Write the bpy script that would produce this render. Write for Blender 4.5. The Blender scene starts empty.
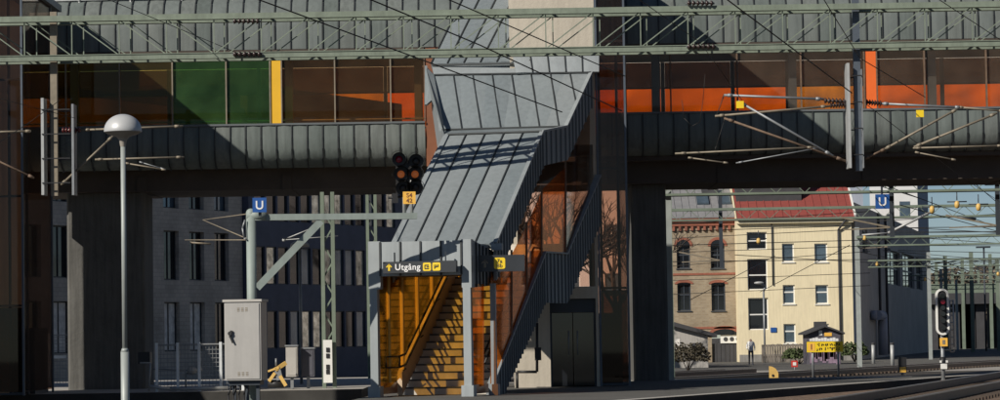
import bpy, math, random
from mathutils import Vector, Matrix
rnd = random.Random(7)
scene = bpy.context.scene
COL = scene.collection
R = math.radians

# ------------------------------------------------------------------ camera
F = 2800.0                       # focal length in photo pixels (photo 1000 x 400)
EYE = Vector((0, 0, 1.75))
PITCH = math.atan(140 / F)
ROLL = R(0.9)
fwd = Vector((0, math.cos(PITCH), math.sin(PITCH)))
r0 = Vector((1, 0, 0)); u0 = r0.cross(fwd)
rgt = r0 * math.cos(ROLL) - u0 * math.sin(ROLL)
upv = u0 * math.cos(ROLL) + r0 * math.sin(ROLL)
cd = bpy.data.cameras.new('camera'); cam = bpy.data.objects.new('camera', cd); COL.objects.link(cam)
cam.matrix_world = Matrix(((rgt.x, upv.x, -fwd.x, 0), (rgt.y, upv.y, -fwd.y, 0), (rgt.z, upv.z, -fwd.z, EYE.z), (0, 0, 0, 1)))
cd.sensor_width = 36; cd.lens = 36 * F / 1000; cd.clip_end = 5000; cd.clip_start = 0.5
scene.camera = cam

def at(px, py, Y):
    d = fwd + rgt * ((px - 500) / F) + upv * ((200 - py) / F)
    return EYE + d * (Y / d.y)

V = Vector
UP = V((0, 0, 1))

# ------------------------------------------------------------------ materials
def new_mat(name):
    m = bpy.data.materials.new(name); m.use_nodes = True
    nt = m.node_tree
    for n in list(nt.nodes): nt.nodes.remove(n)
    out = nt.nodes.new('ShaderNodeOutputMaterial')
    return m, nt, out

def noise(nt, scale, detail=4, stretch=None, rough=0.55):
    tc = nt.nodes.new('ShaderNodeTexCoord')
    n = nt.nodes.new('ShaderNodeTexNoise'); n.inputs['Scale'].default_value = scale
    n.inputs['Detail'].default_value = detail; n.inputs['Roughness'].default_value = rough
    if stretch:
        mp = nt.nodes.new('ShaderNodeMapping'); mp.inputs['Scale'].default_value = stretch
        nt.links.new(tc.outputs['Object'], mp.inputs['Vector']); nt.links.new(mp.outputs['Vector'], n.inputs['Vector'])
    else:
        nt.links.new(tc.outputs['Object'], n.inputs['Vector'])
    return n

def ramp(nt, src, c0, c1, p0=0.3, p1=0.7):
    r = nt.nodes.new('ShaderNodeValToRGB')
    r.color_ramp.elements[0].position = p0; r.color_ramp.elements[0].color = (*c0, 1)
    r.color_ramp.elements[1].position = p1; r.color_ramp.elements[1].color = (*c1, 1)
    nt.links.new(src, r.inputs['Fac']); return r

def mat(name, col, rough=0.6, metal=0.0, var=0.18, scale=1.5, stretch=None, bump=0.0, bscale=20, spec=0.5, col2=None, streak=0):
    m, nt, out = new_mat(name)
    b = nt.nodes.new('ShaderNodeBsdfPrincipled')
    b.inputs['Roughness'].default_value = rough; b.inputs['Metallic'].default_value = metal
    b.inputs['Specular IOR Level'].default_value = spec
    n = noise(nt, scale, 6, stretch, 0.65)
    c0 = tuple(c * (1 - var) for c in col); c1 = col2 if col2 else tuple(min(1, c * (1 + var)) for c in col)
    rp = ramp(nt, n.outputs['Fac'], c0, c1)
    src = rp.outputs['Color']
    if streak:
        n2 = noise(nt, 1.0, 5, (9, 9, 0.7), 0.6)
        r2 = ramp(nt, n2.outputs['Fac'], (1 - streak,) * 3, (1, 1, 1), 0.35, 0.6)
        mx = nt.nodes.new('ShaderNodeMix'); mx.data_type = 'RGBA'; mx.blend_type = 'MULTIPLY'
        mx.inputs['Factor'].default_value = 1
        nt.links.new(src, mx.inputs['A']); nt.links.new(r2.outputs['Color'], mx.inputs['B']); src = mx.outputs['Result']
    nt.links.new(src, b.inputs['Base Color'])
    if bump:
        nb = noise(nt, bscale, 5)
        bp = nt.nodes.new('ShaderNodeBump'); bp.inputs['Strength'].default_value = bump; bp.inputs['Distance'].default_value = 0.05
        nt.links.new(nb.outputs['Fac'], bp.inputs['Height']); nt.links.new(bp.outputs['Normal'], b.inputs['Normal'])
    nt.links.new(b.outputs['BSDF'], out.inputs['Surface'])
    return m

def brick_mat(name, c1, c2, mortar, sx=1.0):
    m, nt, out = new_mat(name)
    b = nt.nodes.new('ShaderNodeBsdfPrincipled'); b.inputs['Roughness'].default_value = 0.9
    tc = nt.nodes.new('ShaderNodeTexCoord')
    sep = nt.nodes.new('ShaderNodeSeparateXYZ'); nt.links.new(tc.outputs['Object'], sep.inputs[0])
    ad = nt.nodes.new('ShaderNodeMath'); ad.operation = 'ADD'
    nt.links.new(sep.outputs['X'], ad.inputs[0]); nt.links.new(sep.outputs['Y'], ad.inputs[1])
    cb = nt.nodes.new('ShaderNodeCombineXYZ'); nt.links.new(ad.outputs[0], cb.inputs['X']); nt.links.new(sep.outputs['Z'], cb.inputs['Y'])
    br = nt.nodes.new('ShaderNodeTexBrick'); br.inputs['Scale'].default_value = 2.2 * sx
    br.inputs['Color1'].default_value = (*c1, 1); br.inputs['Color2'].default_value = (*c2, 1); br.inputs['Mortar'].default_value = (*mortar, 1)
    br.inputs['Mortar Size'].default_value = 0.015
    nt.links.new(cb.outputs[0], br.inputs['Vector'])
    n = noise(nt, 0.6, 6); rp = ramp(nt, n.outputs['Fac'], (0.7, 0.7, 0.7), (1.1, 1.1, 1.1))
    mx = nt.nodes.new('ShaderNodeMix'); mx.data_type = 'RGBA'; mx.blend_type = 'MULTIPLY'; mx.inputs['Factor'].default_value = 1
    nt.links.new(br.outputs['Color'], mx.inputs['A']); nt.links.new(rp.outputs['Color'], mx.inputs['B'])
    nt.links.new(mx.outputs['Result'], b.inputs['Base Color']); nt.links.new(b.outputs['BSDF'], out.inputs['Surface'])
    return m

def glass(name, tint, dust=0.06, dustcol=(0.5, 0.45, 0.4), gloss=0.35, rough=0.02, var=0.0, transl=0.0):
    m, nt, out = new_mat(name)
    t = nt.nodes.new('ShaderNodeBsdfTransparent')
    if var:
        n = noise(nt, 0.7, 3, (1.6, 1.6, .15)); rp = ramp(nt, n.outputs['Fac'], tuple(c * (1 - var) for c in tint), tint, .35, .65)  # stretched tint noise mottles the stair panes like reflections
        nt.links.new(rp.outputs['Color'], t.inputs['Color'])
    else:
        t.inputs['Color'].default_value = (*tint, 1)
    d = nt.nodes.new('ShaderNodeBsdfDiffuse'); d.inputs['Color'].default_value = (*dustcol, 1)
    if transl:
        tl = nt.nodes.new('ShaderNodeBsdfTranslucent'); tl.inputs['Color'].default_value = (*dustcol, 1)
        mt = nt.nodes.new('ShaderNodeMixShader'); mt.inputs[0].default_value = transl
        nt.links.new(d.outputs[0], mt.inputs[1]); nt.links.new(tl.outputs[0], mt.inputs[2]); d = mt
    g = nt.nodes.new('ShaderNodeBsdfGlossy'); g.inputs['Roughness'].default_value = rough
    fr = nt.nodes.new('ShaderNodeFresnel'); fr.inputs['IOR'].default_value = 1.45
    mu = nt.nodes.new('ShaderNodeMath'); mu.operation = 'MULTIPLY'; mu.inputs[1].default_value = gloss * 2
    nt.links.new(fr.outputs[0], mu.inputs[0])
    m1 = nt.nodes.new('ShaderNodeMixShader')
    nd = noise(nt, 1.2, 6); md = nt.nodes.new('ShaderNodeMath'); md.operation = 'MULTIPLY'; md.inputs[1].default_value = dust * 2
    nt.links.new(nd.outputs['Fac'], md.inputs[0]); nt.links.new(md.outputs[0], m1.inputs[0])
    nt.links.new(t.outputs[0], m1.inputs[1]); nt.links.new(d.outputs[0], m1.inputs[2])
    m2 = nt.nodes.new('ShaderNodeMixShader'); nt.links.new(mu.outputs[0], m2.inputs[0])
    nt.links.new(m1.outputs[0], m2.inputs[1]); nt.links.new(g.outputs[0], m2.inputs[2])
    nt.links.new(m2.outputs[0], out.inputs['Surface'])
    return m

M = {}
M['zinc'] = mat('zinc', (0.24, 0.275, 0.292), 0.5, 0.1, 0.06, 0.4, bump=0.05, bscale=1.2, streak=0.12)
M['zinc_light'] = mat('zinc_light', (0.30, 0.33, 0.345), 0.5, 0.1, 0.08, 0.9, bump=0.04, bscale=1.2, streak=0.10)
M['zinc_dark'] = mat('zinc_dark', (0.25, 0.275, 0.29), 0.5, 0.0, 0.14, 0.8, bump=0.12, bscale=3, streak=0.15)
M['zinc_b'] = mat('zinc_b', (0.215, 0.25, 0.268), 0.45, 0.1, 0.06, 0.4, bump=0.05, bscale=1.0, streak=0.15)
M['zinc_c'] = mat('zinc_c', (0.258, 0.288, 0.302), 0.55, 0.1, 0.06, 0.4, bump=0.05, bscale=1.4, streak=0.12)
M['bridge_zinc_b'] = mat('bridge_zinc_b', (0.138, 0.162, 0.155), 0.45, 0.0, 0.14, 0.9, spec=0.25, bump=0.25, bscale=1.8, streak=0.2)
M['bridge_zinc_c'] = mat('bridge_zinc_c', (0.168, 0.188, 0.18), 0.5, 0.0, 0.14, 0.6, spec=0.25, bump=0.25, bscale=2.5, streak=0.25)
M['seam'] = mat('seam', (0.035, 0.04, 0.043), 0.55, 0.1, 0.1)
M['seam_blue'] = mat('seam_blue', (0.12, 0.135, 0.145), 0.55, 0.1, 0.1)
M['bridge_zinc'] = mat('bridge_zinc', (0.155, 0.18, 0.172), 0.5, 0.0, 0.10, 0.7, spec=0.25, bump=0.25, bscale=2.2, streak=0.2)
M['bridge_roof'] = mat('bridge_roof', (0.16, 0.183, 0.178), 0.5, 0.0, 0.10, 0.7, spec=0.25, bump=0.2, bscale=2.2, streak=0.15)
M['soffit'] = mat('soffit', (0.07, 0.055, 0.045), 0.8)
M['dark_steel'] = mat('dark_steel', (0.05, 0.06, 0.075), 0.5, 0.3)
M['blue_steel'] = mat('blue_steel', (0.10, 0.12, 0.15), 0.5, 0.3)
M['gantry_green'] = mat('gantry_green', (0.20, 0.24, 0.19), 0.65, 0, 0.16, 3, streak=0.15)
M['mast_green'] = mat('mast_green', (0.16, 0.20, 0.155), 0.7)
M['galv'] = mat('galv', (0.27, 0.285, 0.30), 0.5, 0.4, 0.15, 4)
M['galv_pale'] = mat('galv_pale', (0.42, 0.43, 0.43), 0.5, 0.2, 0.1, 4)
M['rust_tube'] = mat('rust_tube', (0.17, 0.115, 0.08), 0.7, 0.2, 0.3, 6)
M['tan_tube'] = mat('tan_tube', (0.24, 0.205, 0.155), 0.6, 0.2, 0.2, 6)
M['black'] = mat('black', (0.018, 0.018, 0.02), 0.5)
M['wire'] = mat('wire', (0.03, 0.028, 0.026), 0.6, 0.3)
M['insul'] = mat('insul', (0.045, 0.03, 0.028), 0.3)
M['insul_red'] = mat('insul_red', (0.10, 0.02, 0.02), 0.3)
M['concrete'] = mat('concrete', (0.52, 0.47, 0.39), 0.85, 0, 0.10, 0.8, bump=0.15, bscale=12, streak=0.10)
M['concrete_grey'] = mat('concrete_grey', (0.28, 0.27, 0.25), 0.9, 0, 0.2, 0.8, bump=0.3, bscale=10, streak=0.25)
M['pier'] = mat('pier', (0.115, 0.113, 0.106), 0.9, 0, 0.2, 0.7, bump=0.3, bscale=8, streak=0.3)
M['orange_glass'] = glass('orange_glass', (1.0, 0.60, 0.22), 0.20, (1.0, 0.42, 0.07), 0.14, transl=.8, var=.15)
M['amber_glass'] = glass('amber_glass', (1.0, 0.73, 0.27), 0.08, (0.95, 0.52, 0.07), 0.2, transl=.65, var=.2)
M['red_glass'] = glass('red_glass', (1.0, 0.62, 0.36), 0.12, (1.0, 0.36, 0.12), 0.18, transl=.6, var=.15)
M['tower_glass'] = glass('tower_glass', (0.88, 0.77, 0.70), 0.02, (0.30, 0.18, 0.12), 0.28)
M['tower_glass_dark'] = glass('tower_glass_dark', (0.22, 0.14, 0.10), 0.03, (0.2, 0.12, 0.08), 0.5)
M['added_window_glass'] = glass('added_window_glass', (0.95, 0.88, 0.84), 0.02, (0.4, 0.35, 0.3), 0.2)
M['pane_brown'] = glass('pane_brown', (0.98, 0.92, 0.84), 0.05, (0.50, 0.38, 0.29), 0.2)
M['pane_dim'] = glass('pane_dim', (0.92, 0.74, 0.52), 0.045, (0.42, 0.28, 0.16), 0.2)
M['pane_green'] = glass('pane_green', (0.42, 0.66, 0.24), 0.08, (0.20, 0.42, 0.16), 0.25)
M['pane_olive'] = glass('pane_olive', (0.90, 0.78, 0.36), 0.05, (0.4, 0.33, 0.14), 0.25)
M['back_brown'] = glass('back_brown', (0.16, 0.10, 0.06), 0.08, (0.4, 0.22, 0.1), 0.2, transl=.8)
M['back_orange'] = glass('back_orange', (0.84, 0.34, 0.06), 0.05, (0.9, 0.36, 0.04), 0.05, transl=.7, var=.10)
M['back_amber'] = glass('back_amber', (0.80, 0.45, 0.08), 0.06, (0.95, 0.50, 0.05), 0.05, transl=.7, var=.3)
M['yellow_panel'] = mat('yellow_panel', (0.80, 0.46, 0.03), 0.4, 0, 0.05)
M['orange_panel'] = mat('orange_panel', (0.85, 0.16, 0.03), 0.4, 0, 0.05)
M['brown_panel'] = mat('brown_panel', (0.24, 0.10, 0.055), 0.3, 0, 0.12)
M['step'] = mat('step', (0.56, 0.52, 0.46), 0.85, 0, 0.15, 3)
M['stringer_in'] = mat('stringer_in', (0.50, 0.38, 0.26), 0.6)
M['cabinet'] = mat('cabinet', (0.40, 0.39, 0.375), 0.45, 0, 0.06, 2, streak=0.08)
M['lamp_grey'] = mat('lamp_grey', (0.50, 0.51, 0.52), 0.4, 0.1, 0.06, 3)
M['lamp_under'] = mat('lamp_under', (0.35, 0.32, 0.28), 0.5)
M['pole_grey'] = mat('pole_grey', (0.33, 0.36, 0.35), 0.5, 0.1, 0.1, 3)
M['sign_black'] = mat('sign_black', (0.03, 0.034, 0.04), 0.4)
M['sign_white'] = mat('sign_white', (0.8, 0.8, 0.8), 0.5, 0, 0.03)
M['sign_yellow'] = mat('sign_yellow', (0.85, 0.6, 0.02), 0.5, 0, 0.04)
M['sign_blue'] = mat('sign_blue', (0.02, 0.09, 0.32), 0.4, 0, 0.05)
M['plate_orange'] = mat('plate_orange', (0.85, 0.48, 0.08), 0.5, 0, 0.05)
M['bulb_orange'] = mat('bulb_orange', (0.75, 0.22, 0.07), 0.25, 0, 0.05)
_b = M['bulb_orange'].node_tree.nodes['Principled BSDF']; _b.inputs['Emission Color'].default_value = (1, .25, .06, 1); _b.inputs['Emission Strength'].default_value = .12
M['lens_red'] = mat('lens_red', (0.25, 0.01, 0.03), 0.2)
M['office_wall'] = brick_mat('office_wall', (0.44, 0.40, 0.35), (0.52, 0.47, 0.41), (0.36, 0.33, 0.30), 0.6)
M['office_dark'] = mat('office_dark', (0.06, 0.07, 0.11), 0.6)
M['office_frame'] = mat('office_frame', (0.04, 0.045, 0.05), 0.5)
M['win_dark'] = mat('win_dark', (0.012, 0.014, 0.018), 0.06, 0, 0.2, 1, spec=0.6)
M['win_blue'] = mat('win_blue', (0.10, 0.14, 0.18), 0.08, 0.3, 0.3, 0.8)
M['win_reflection'] = mat('win_reflection', (0.62, 0.61, 0.50), 0.12, 0.5, 0.75, 2.6)  # cream and dark mottling paints in reflections of a sunlit building and trees
M['curtain'] = mat('curtain', (0.75, 0.72, 0.68), 0.8, 0, 0.3, 3)
M['brick'] = brick_mat('brick', (0.29, 0.225, 0.15), (0.37, 0.30, 0.21), (0.34, 0.31, 0.26), 1.0)
M['brick_red'] = mat('brick_red', (0.28, 0.10, 0.065), 0.9, 0, 0.2, 5)
M['pink_plaster'] = mat('pink_plaster', (0.62, 0.53, 0.49), 0.9, 0, 0.06, 0.8)
M['yellow_plaster'] = mat('yellow_plaster', (0.80, 0.70, 0.48), 0.9, 0, 0.07, 0.35, streak=0.12)
M['red_roof'] = mat('red_roof', (0.25, 0.055, 0.045), 0.75, 0, 0.15, 2, (1, 6, 6))
M['slate'] = mat('slate', (0.22, 0.22, 0.23), 0.7, 0, 0.15, 2)
M['white_trim'] = mat('white_trim', (0.75, 0.75, 0.72), 0.6, 0, 0.04)
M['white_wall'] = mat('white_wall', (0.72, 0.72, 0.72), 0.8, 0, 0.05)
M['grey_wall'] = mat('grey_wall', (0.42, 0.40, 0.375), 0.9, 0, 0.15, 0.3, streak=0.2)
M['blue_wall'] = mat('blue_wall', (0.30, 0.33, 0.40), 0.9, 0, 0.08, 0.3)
M['wood_grey'] = mat('wood_grey', (0.22, 0.19, 0.16), 0.9, 0, 0.25, 2, (8, 8, 0.6))
M['hut_wall'] = mat('hut_wall', (0.085, 0.08, 0.10), 0.8, 0, 0.2, 3)
M['graffiti'] = mat('graffiti', (0.27, 0.19, 0.26), 0.8, 0, 0.35, 2.5)
M['tar'] = mat('tar', (0.05, 0.05, 0.055), 0.8)
M['rail'] = mat('rail', (0.08, 0.052, 0.038), 0.5, 0.4, 0.2, 3)
M['rail_head'] = mat('rail_head', (0.35, 0.33, 0.31), 0.35, 0.8)
M['sleeper'] = mat('sleeper', (0.075, 0.055, 0.042), 0.9)
M['ballast'] = mat('ballast', (0.17, 0.115, 0.08), 0.95, 0, 0.75, 5, bump=0.8, bscale=9)
M['ground'] = mat('ground', (0.05, 0.043, 0.036), 0.95, 0, 0.35, 0.4, bump=0.6, bscale=7)
M['gravel_light'] = mat('gravel_light', (0.33, 0.31, 0.28), 0.95, 0, 0.25, 1.0, bump=0.4, bscale=9)
M['asphalt'] = mat('asphalt', (0.10, 0.097, 0.09), 0.95, 0, 0.2, 0.8, bump=0.3, bscale=14)
M['kerb'] = mat('kerb', (0.40, 0.38, 0.35), 0.9, 0, 0.15, 2)
M['platform_face'] = mat('platform_face', (0.045, 0.043, 0.04), 0.95, 0, 0.3, 1.5)
M['fence_mesh'] = mat('fence_mesh', (0.26, 0.27, 0.28), 0.6, 0.3)
M['fence_post'] = mat('fence_post', (0.70, 0.73, 0.75), 0.5, 0.2)
M['bark'] = mat('bark', (0.07, 0.055, 0.045), 0.95, 0, 0.3, 5)
M['leaf'] = mat('leaf', (0.06, 0.085, 0.03), 0.8, 0, 0.4, 3)
M['leaf_dry'] = mat('leaf_dry', (0.065, 0.055, 0.036), 0.85, 0, 0.4, 3)
M['far_tree'] = mat('far_tree', (0.14, 0.115, 0.085), 0.9, 0, 0.35, 1)
M['jacket'] = mat('jacket', (0.70, 0.70, 0.70), 0.8)
M['trousers'] = mat('trousers', (0.03, 0.035, 0.05), 0.8)
M['skin'] = mat('skin', (0.5, 0.33, 0.25), 0.6)
M['hair'] = mat('hair', (0.04, 0.03, 0.02), 0.7)
M['yellow_paint'] = mat('yellow_paint', (0.66, 0.43, 0.13), 0.5, 0, 0.12, 4)
M['grey_box'] = mat('grey_box', (0.45, 0.43, 0.40), 0.6, 0, 0.1)
M['dark_box'] = mat('dark_box', (0.08, 0.08, 0.10), 0.6)
M['red'] = mat('red', (0.55, 0.04, 0.03), 0.5)
M['pale_green_metal'] = mat('pale_green_metal', (0.28, 0.33, 0.31), 0.6, 0, 0.1, 3, streak=0.1)
def M_get(m): return M[m] if isinstance(m, str) else m

# ------------------------------------------------------------------ mesh builder
def rootloc(o):
    while o.parent: o = o.parent
    return o.location.copy()

class MB:
    def __init__(s): s.v = []; s.f = []; s.mi = []; s.sm = []
    def add(s, vs, fs, mi=0, smooth=False):
        k = len(s.v); s.v += [V(p) for p in vs]
        for f in fs: s.f.append([i + k for i in f]); s.mi.append(mi); s.sm.append(smooth)
        return s
    def quad(s, a, b, c, d, mi=0): return s.add([a, b, c, d], [(0, 1, 2, 3)], mi)
    def hexa(s, b4, t4, mi=0):
        return s.add(list(b4) + list(t4), [(3, 2, 1, 0), (4, 5, 6, 7), (0, 1, 5, 4), (1, 2, 6, 5), (2, 3, 7, 6), (3, 0, 4, 7)], mi)
    def box(s, x0, x1, y0, y1, z0, z1, mi=0):
        return s.hexa([(x0, y0, z0), (x1, y0, z0), (x1, y1, z0), (x0, y1, z0)], [(x0, y0, z1), (x1, y0, z1), (x1, y1, z1), (x0, y1, z1)], mi)
    def obox(s, o, u, v, w, mi=0):   # origin corner + three edge vectors
        o, u, v, w = V(o), V(u), V(v), V(w)
        return s.hexa([o, o + u, o + u + v, o + v], [o + w, o + u + w, o + u + v + w, o + v + w], mi)
    def beam(s, p, q, w, h, mi=0, up=UP):
        p, q = V(p), V(q); d = (q - p).normalized()
        side = d.cross(V(up))
        if side.length < 1e-4: side = d.cross(V((0, 1, 0)))
        side.normalize(); u = side.cross(d)
        a, b = side * (w / 2), u * (h / 2)
        return s.hexa([p - a - b, p + a - b, q + a - b, q - a - b], [p - a + b, p + a + b, q + a + b, q - a + b], mi)
    def tube(s, p, q, r, n=8, r2=None, mi=0):
        p, q = V(p), V(q); r2 = r if r2 is None else r2
        d = (q - p).normalized(); a = d.cross(UP)
        if a.length < 1e-3: a = d.cross(V((1, 0, 0)))
        a.normalize(); b = d.cross(a)
        vs = [p + (a * math.cos(t) + b * math.sin(t)) * r for t in [2 * math.pi * i / n for i in range(n)]]
        vs += [q + (a * math.cos(t) + b * math.sin(t)) * r2 for t in [2 * math.pi * i / n for i in range(n)]]
        k = len(s.v)
        s.add(vs, [(i, (i + 1) % n, n + (i + 1) % n, n + i) for i in range(n)], mi, True)
        s.f += [[k + i for i in reversed(range(n))], [k + n + i for i in range(n)]]; s.mi += [mi, mi]; s.sm += [False, False]
        return s
    def path(s, pts, r, n=6, mi=0):
        for a, b in zip(pts, pts[1:]): s.tube(a, b, r, n, mi=mi)
        return s
    def lathe(s, c, prof, n=24, mi=0):   # prof list of (r,z)
        c = V(c); vs = []
        for r, z in prof: vs += [c + V((r * math.cos(2 * math.pi * i / n), r * math.sin(2 * math.pi * i / n), z)) for i in range(n)]
        fs = []
        for j in range(len(prof) - 1):
            for i in range(n): fs.append((j * n + i, j * n + (i + 1) % n, (j + 1) * n + (i + 1) % n, (j + 1) * n + i))
        return s.add(vs, fs, mi, True)
    def disc_stack(s, p, q, n, r, core):
        p, q = V(p), V(q); s.tube(p, q, core, 6)
        for i in range(n):
            c = p.lerp(q, (i + .5) / n); e = (q - p).normalized() * (q - p).length / n * .28
            s.tube(c - e, c + e, r, 8, r * .55)
        return s
    def prism(s, poly, off, mi=0):
        poly = [V(p) for p in poly]; n = len(poly); off = V(off)
        k = len(s.v)
        s.add(poly + [p + off for p in poly], [(i, (i + 1) % n, n + (i + 1) % n, n + i) for i in range(n)], mi)
        s.f += [[k + i for i in reversed(range(n))], [k + n + i for i in range(n)]]; s.mi += [mi, mi]; s.sm += [False, False]
        return s
    def ball(s, c, r, sz=(1, 1, 1), n=12, mi=0):
        prof = [(max(1e-3, math.sin(t)) , -math.cos(t)) for t in [math.pi * i / 8 for i in range(9)]]
        c = V(c); vs = []
        for rr, z in prof: vs += [c + V((rr * math.cos(2 * math.pi * i / n) * r * sz[0], rr * math.sin(2 * math.pi * i / n) * r * sz[1], z * r * sz[2])) for i in range(n)]
        fs = [(j * n + i, j * n + (i + 1) % n, (j + 1) * n + (i + 1) % n, (j + 1) * n + i) for j in range(8) for i in range(n)]
        return s.add(vs, fs, mi, True)
    def build(s, name, mats, parent=None, loc=None, fix=True):
        if not isinstance(mats, (list, tuple)): mats = [mats]
        L = rootloc(parent) if parent else (V(loc) if loc is not None else V((0, 0, 0)))
        me = bpy.data.meshes.new(name)
        me.from_pydata([tuple(p - L) for p in s.v], [], s.f)
        for m in mats: me.materials.append(M_get(m))
        me.polygons.foreach_set('material_index', s.mi); me.polygons.foreach_set('use_smooth', s.sm)
        me.update()
        if fix:
            import bmesh
            bm = bmesh.new(); bm.from_mesh(me); bmesh.ops.recalc_face_normals(bm, faces=bm.faces); bm.to_mesh(me); bm.free()
        o = bpy.data.objects.new(name, me); COL.objects.link(o)
        if parent: o.parent = parent
        else: o.location = L
        return o

def tag(o, label=None, cat=None, group=None, kind=None):
    if label: o['label'] = label
    if cat: o['category'] = cat
    if group: o['group'] = group
    if kind: o['kind'] = kind
    return o
def empty(name, loc, label, cat, group=None):
    o = bpy.data.objects.new(name, None); COL.objects.link(o); o.location = loc; o.empty_display_size = .2
    return tag(o, label, cat, group)
def copy_tree(o, parent=None):
    c = o.copy(); COL.objects.link(c)
    if parent: c.parent = parent
    for ch in list(o.children): copy_tree(ch, c)
    return c

def text(name, body, pos, size, m, parent=None, ux=V((1, 0, 0)), align='LEFT', thick=.004):
    cu = bpy.data.curves.new('lettering', 'FONT'); cu.body = body; cu.size = size; cu.align_x = align; cu.extrude = thick; cu.offset = size * .014; cu.space_character = 1.08
    ob = bpy.data.objects.new('lettering_source', cu); COL.objects.link(ob)
    dg = bpy.context.evaluated_depsgraph_get()
    me = bpy.data.meshes.new_from_object(ob.evaluated_get(dg)); bpy.data.objects.remove(ob)
    me.name = name
    ux = V(ux).normalized(); nz = ux.cross(UP)  # text normal toward viewer
    T = Matrix(((ux.x, 0, nz.x, pos[0]), (ux.y, 0, nz.y, pos[1]), (ux.z, 1, nz.z, pos[2]), (0, 0, 0, 1)))
    me.transform(T)
    L = rootloc(parent) if parent else V((0, 0, 0))
    me.transform(Matrix.Translation(-L))
    me.materials.clear(); me.materials.append(M_get(m))
    o = bpy.data.objects.new(name, me); COL.objects.link(o)
    if parent: o.parent = parent
    return o

# wall with real openings: O corner, u along, W width, H height; holes = (u0,u1,z0,z1)
def facade(mb, O, u, n, W, H, holes, depth=.18, mi=0, mir=0):
    O, u, n = V(O), V(u).normalized(), V(n).normalized()
    us = sorted({0, W} | {round(min(max(h[i], 0), W), 4) for h in holes for i in (0, 1)})
    zs = sorted({0, H} | {round(min(max(h[i], 0), H), 4) for h in holes for i in (2, 3)})
    P = lambda a, z, d=0: O + u * a + UP * z - n * d
    for a0, a1 in zip(us, us[1:]):
        for z0, z1 in zip(zs, zs[1:]):
            ca, cz = (a0 + a1) / 2, (z0 + z1) / 2
            if any(h[0] < ca < h[1] and h[2] < cz < h[3] for h in holes): continue
            mb.quad(P(a0, z0), P(a1, z0), P(a1, z1), P(a0, z1), mi)
    for a0, a1, z0, z1 in holes:
        mb.quad(P(a0, z0), P(a0, z1), P(a0, z1, depth), P(a0, z0, depth), mir)
        mb.quad(P(a1, z0), P(a1, z1), P(a1, z1, depth), P(a1, z0, depth), mir)
        mb.quad(P(a0, z0), P(a1, z0), P(a1, z0, depth), P(a0, z0, depth), mir)
        mb.quad(P(a0, z1), P(a1, z1), P(a1, z1, depth), P(a0, z1, depth), mir)
    return P

def window(P, h, parent, frame='white_trim', pane='win_dark', depth=.16, fw=.07, cols=1, bars=(), sill=False):
    a0, a1, z0, z1 = h
    m = MB()
    def bar(x0, x1, y0, y1, d0=depth - .07, d1=depth - .01):
        m.hexa([P(x0, y0, d0), P(x1, y0, d0), P(x1, y0, d1), P(x0, y0, d1)], [P(x0, y1, d0), P(x1, y1, d0), P(x1, y1, d1), P(x0, y1, d1)])
    bar(a0, a0 + fw, z0, z1); bar(a1 - fw, a1, z0, z1); bar(a0 + fw, a1 - fw, z0, z0 + fw); bar(a0 + fw, a1 - fw, z1 - fw, z1)
    for c in range(1, cols):
        x = a0 + (a1 - a0) * c / cols; bar(x - fw * .4, x + fw * .4, z0 + fw, z1 - fw)
    for bz in bars: bar(a0 + fw, a1 - fw, z0 + (z1 - z0) * bz - fw * .6, z0 + (z1 - z0) * bz + fw * .6, depth - .075, depth - .012)
    fr = m.build('window', frame, parent)
    p = MB(); p.quad(P(a0 + .01, z0 + .01, depth - .03), P(a1 - .01, z0 + .01, depth - .03), P(a1 - .01, z1 - .01, depth - .03), P(a0 + .01, z1 - .01, depth - .03))
    p.build('pane', pane, fr)
    if sill:
        s = MB(); s.hexa([P(a0 - .06, z0 - .07, -.08), P(a1 + .06, z0 - .07, -.08), P(a1 + .06, z0 - .07, -.002), P(a0 - .06, z0 - .07, -.002)],
                         [P(a0 - .06, z0 - .01, -.08), P(a1 + .06, z0 - .01, -.08), P(a1 + .06, z0 - .01, -.002), P(a0 - .06, z0 - .01, -.002)])
        s.build('sill', frame, fr)
    return fr

# ================================================================== SETTING
g = MB(); g.quad((-900, -200, 0), (900, -200, 0), (900, 2500, 0), (-900, 2500, 0))
tag(g.build('ground', 'ground'), kind='structure')
d2 = V((.40, .917, 0)).normalized(); n2 = V((d2.y, -d2.x, 0))

def slab(name, poly, z, top, face, edge_w=None):
    m = MB(); n = len(poly)
    vs = [(x, y, 0.0) for x, y in poly] + [(x, y, z) for x, y in poly]
    m.add(vs, [tuple(range(n, 2 * n))], 0)
    m.add(vs, [(i, (i + 1) % n, n + (i + 1) % n, n + i) for i in range(n)], 1)
    return tag(m.build(name, [top, face]), kind='structure')
PZ = 0.55
BZ = 0.40
slab('platform', [(-3.6, 45), (-1.5, 45), (8.1, 67), (14.6, 82), (19.5, 93.2), (18.2, 93.8), (11.6, 79.3), (-3.0, 79.3), (-3.0, 62)], PZ, 'asphalt', 'platform_face')
e = MB(); w = n2 * .35
for a, b in (((-1.5, 45), (8.1, 67)), ((8.1, 67), (14.6, 82)), ((14.6, 82), (19.5, 93.2))):
    A, B = V((*a, PZ + .004)) - n2 * .02, V((*b, PZ + .004)) - n2 * .02
    e.quad(A - w, A, B, B - w)
e.quad((-3.0, 77.4, PZ + .004), (11.3, 77.4, PZ + .004), (11.5, 79.25, PZ + .004), (-3.0, 79.25, PZ + .004))
tag(e.build('platform_edge', 'kerb'), kind='structure')
slab('platform', [(-40, 71.5), (-3.6, 71.5), (-3.6, 96), (-40, 96)], PZ, 'kerb', 'platform_face')
p = MB(); p.quad((-6, 128, .004), (60, 128, .004), (60, 141, .004), (-6, 141, .004))
tag(p.build('path', 'gravel_light'), kind='structure')
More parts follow.
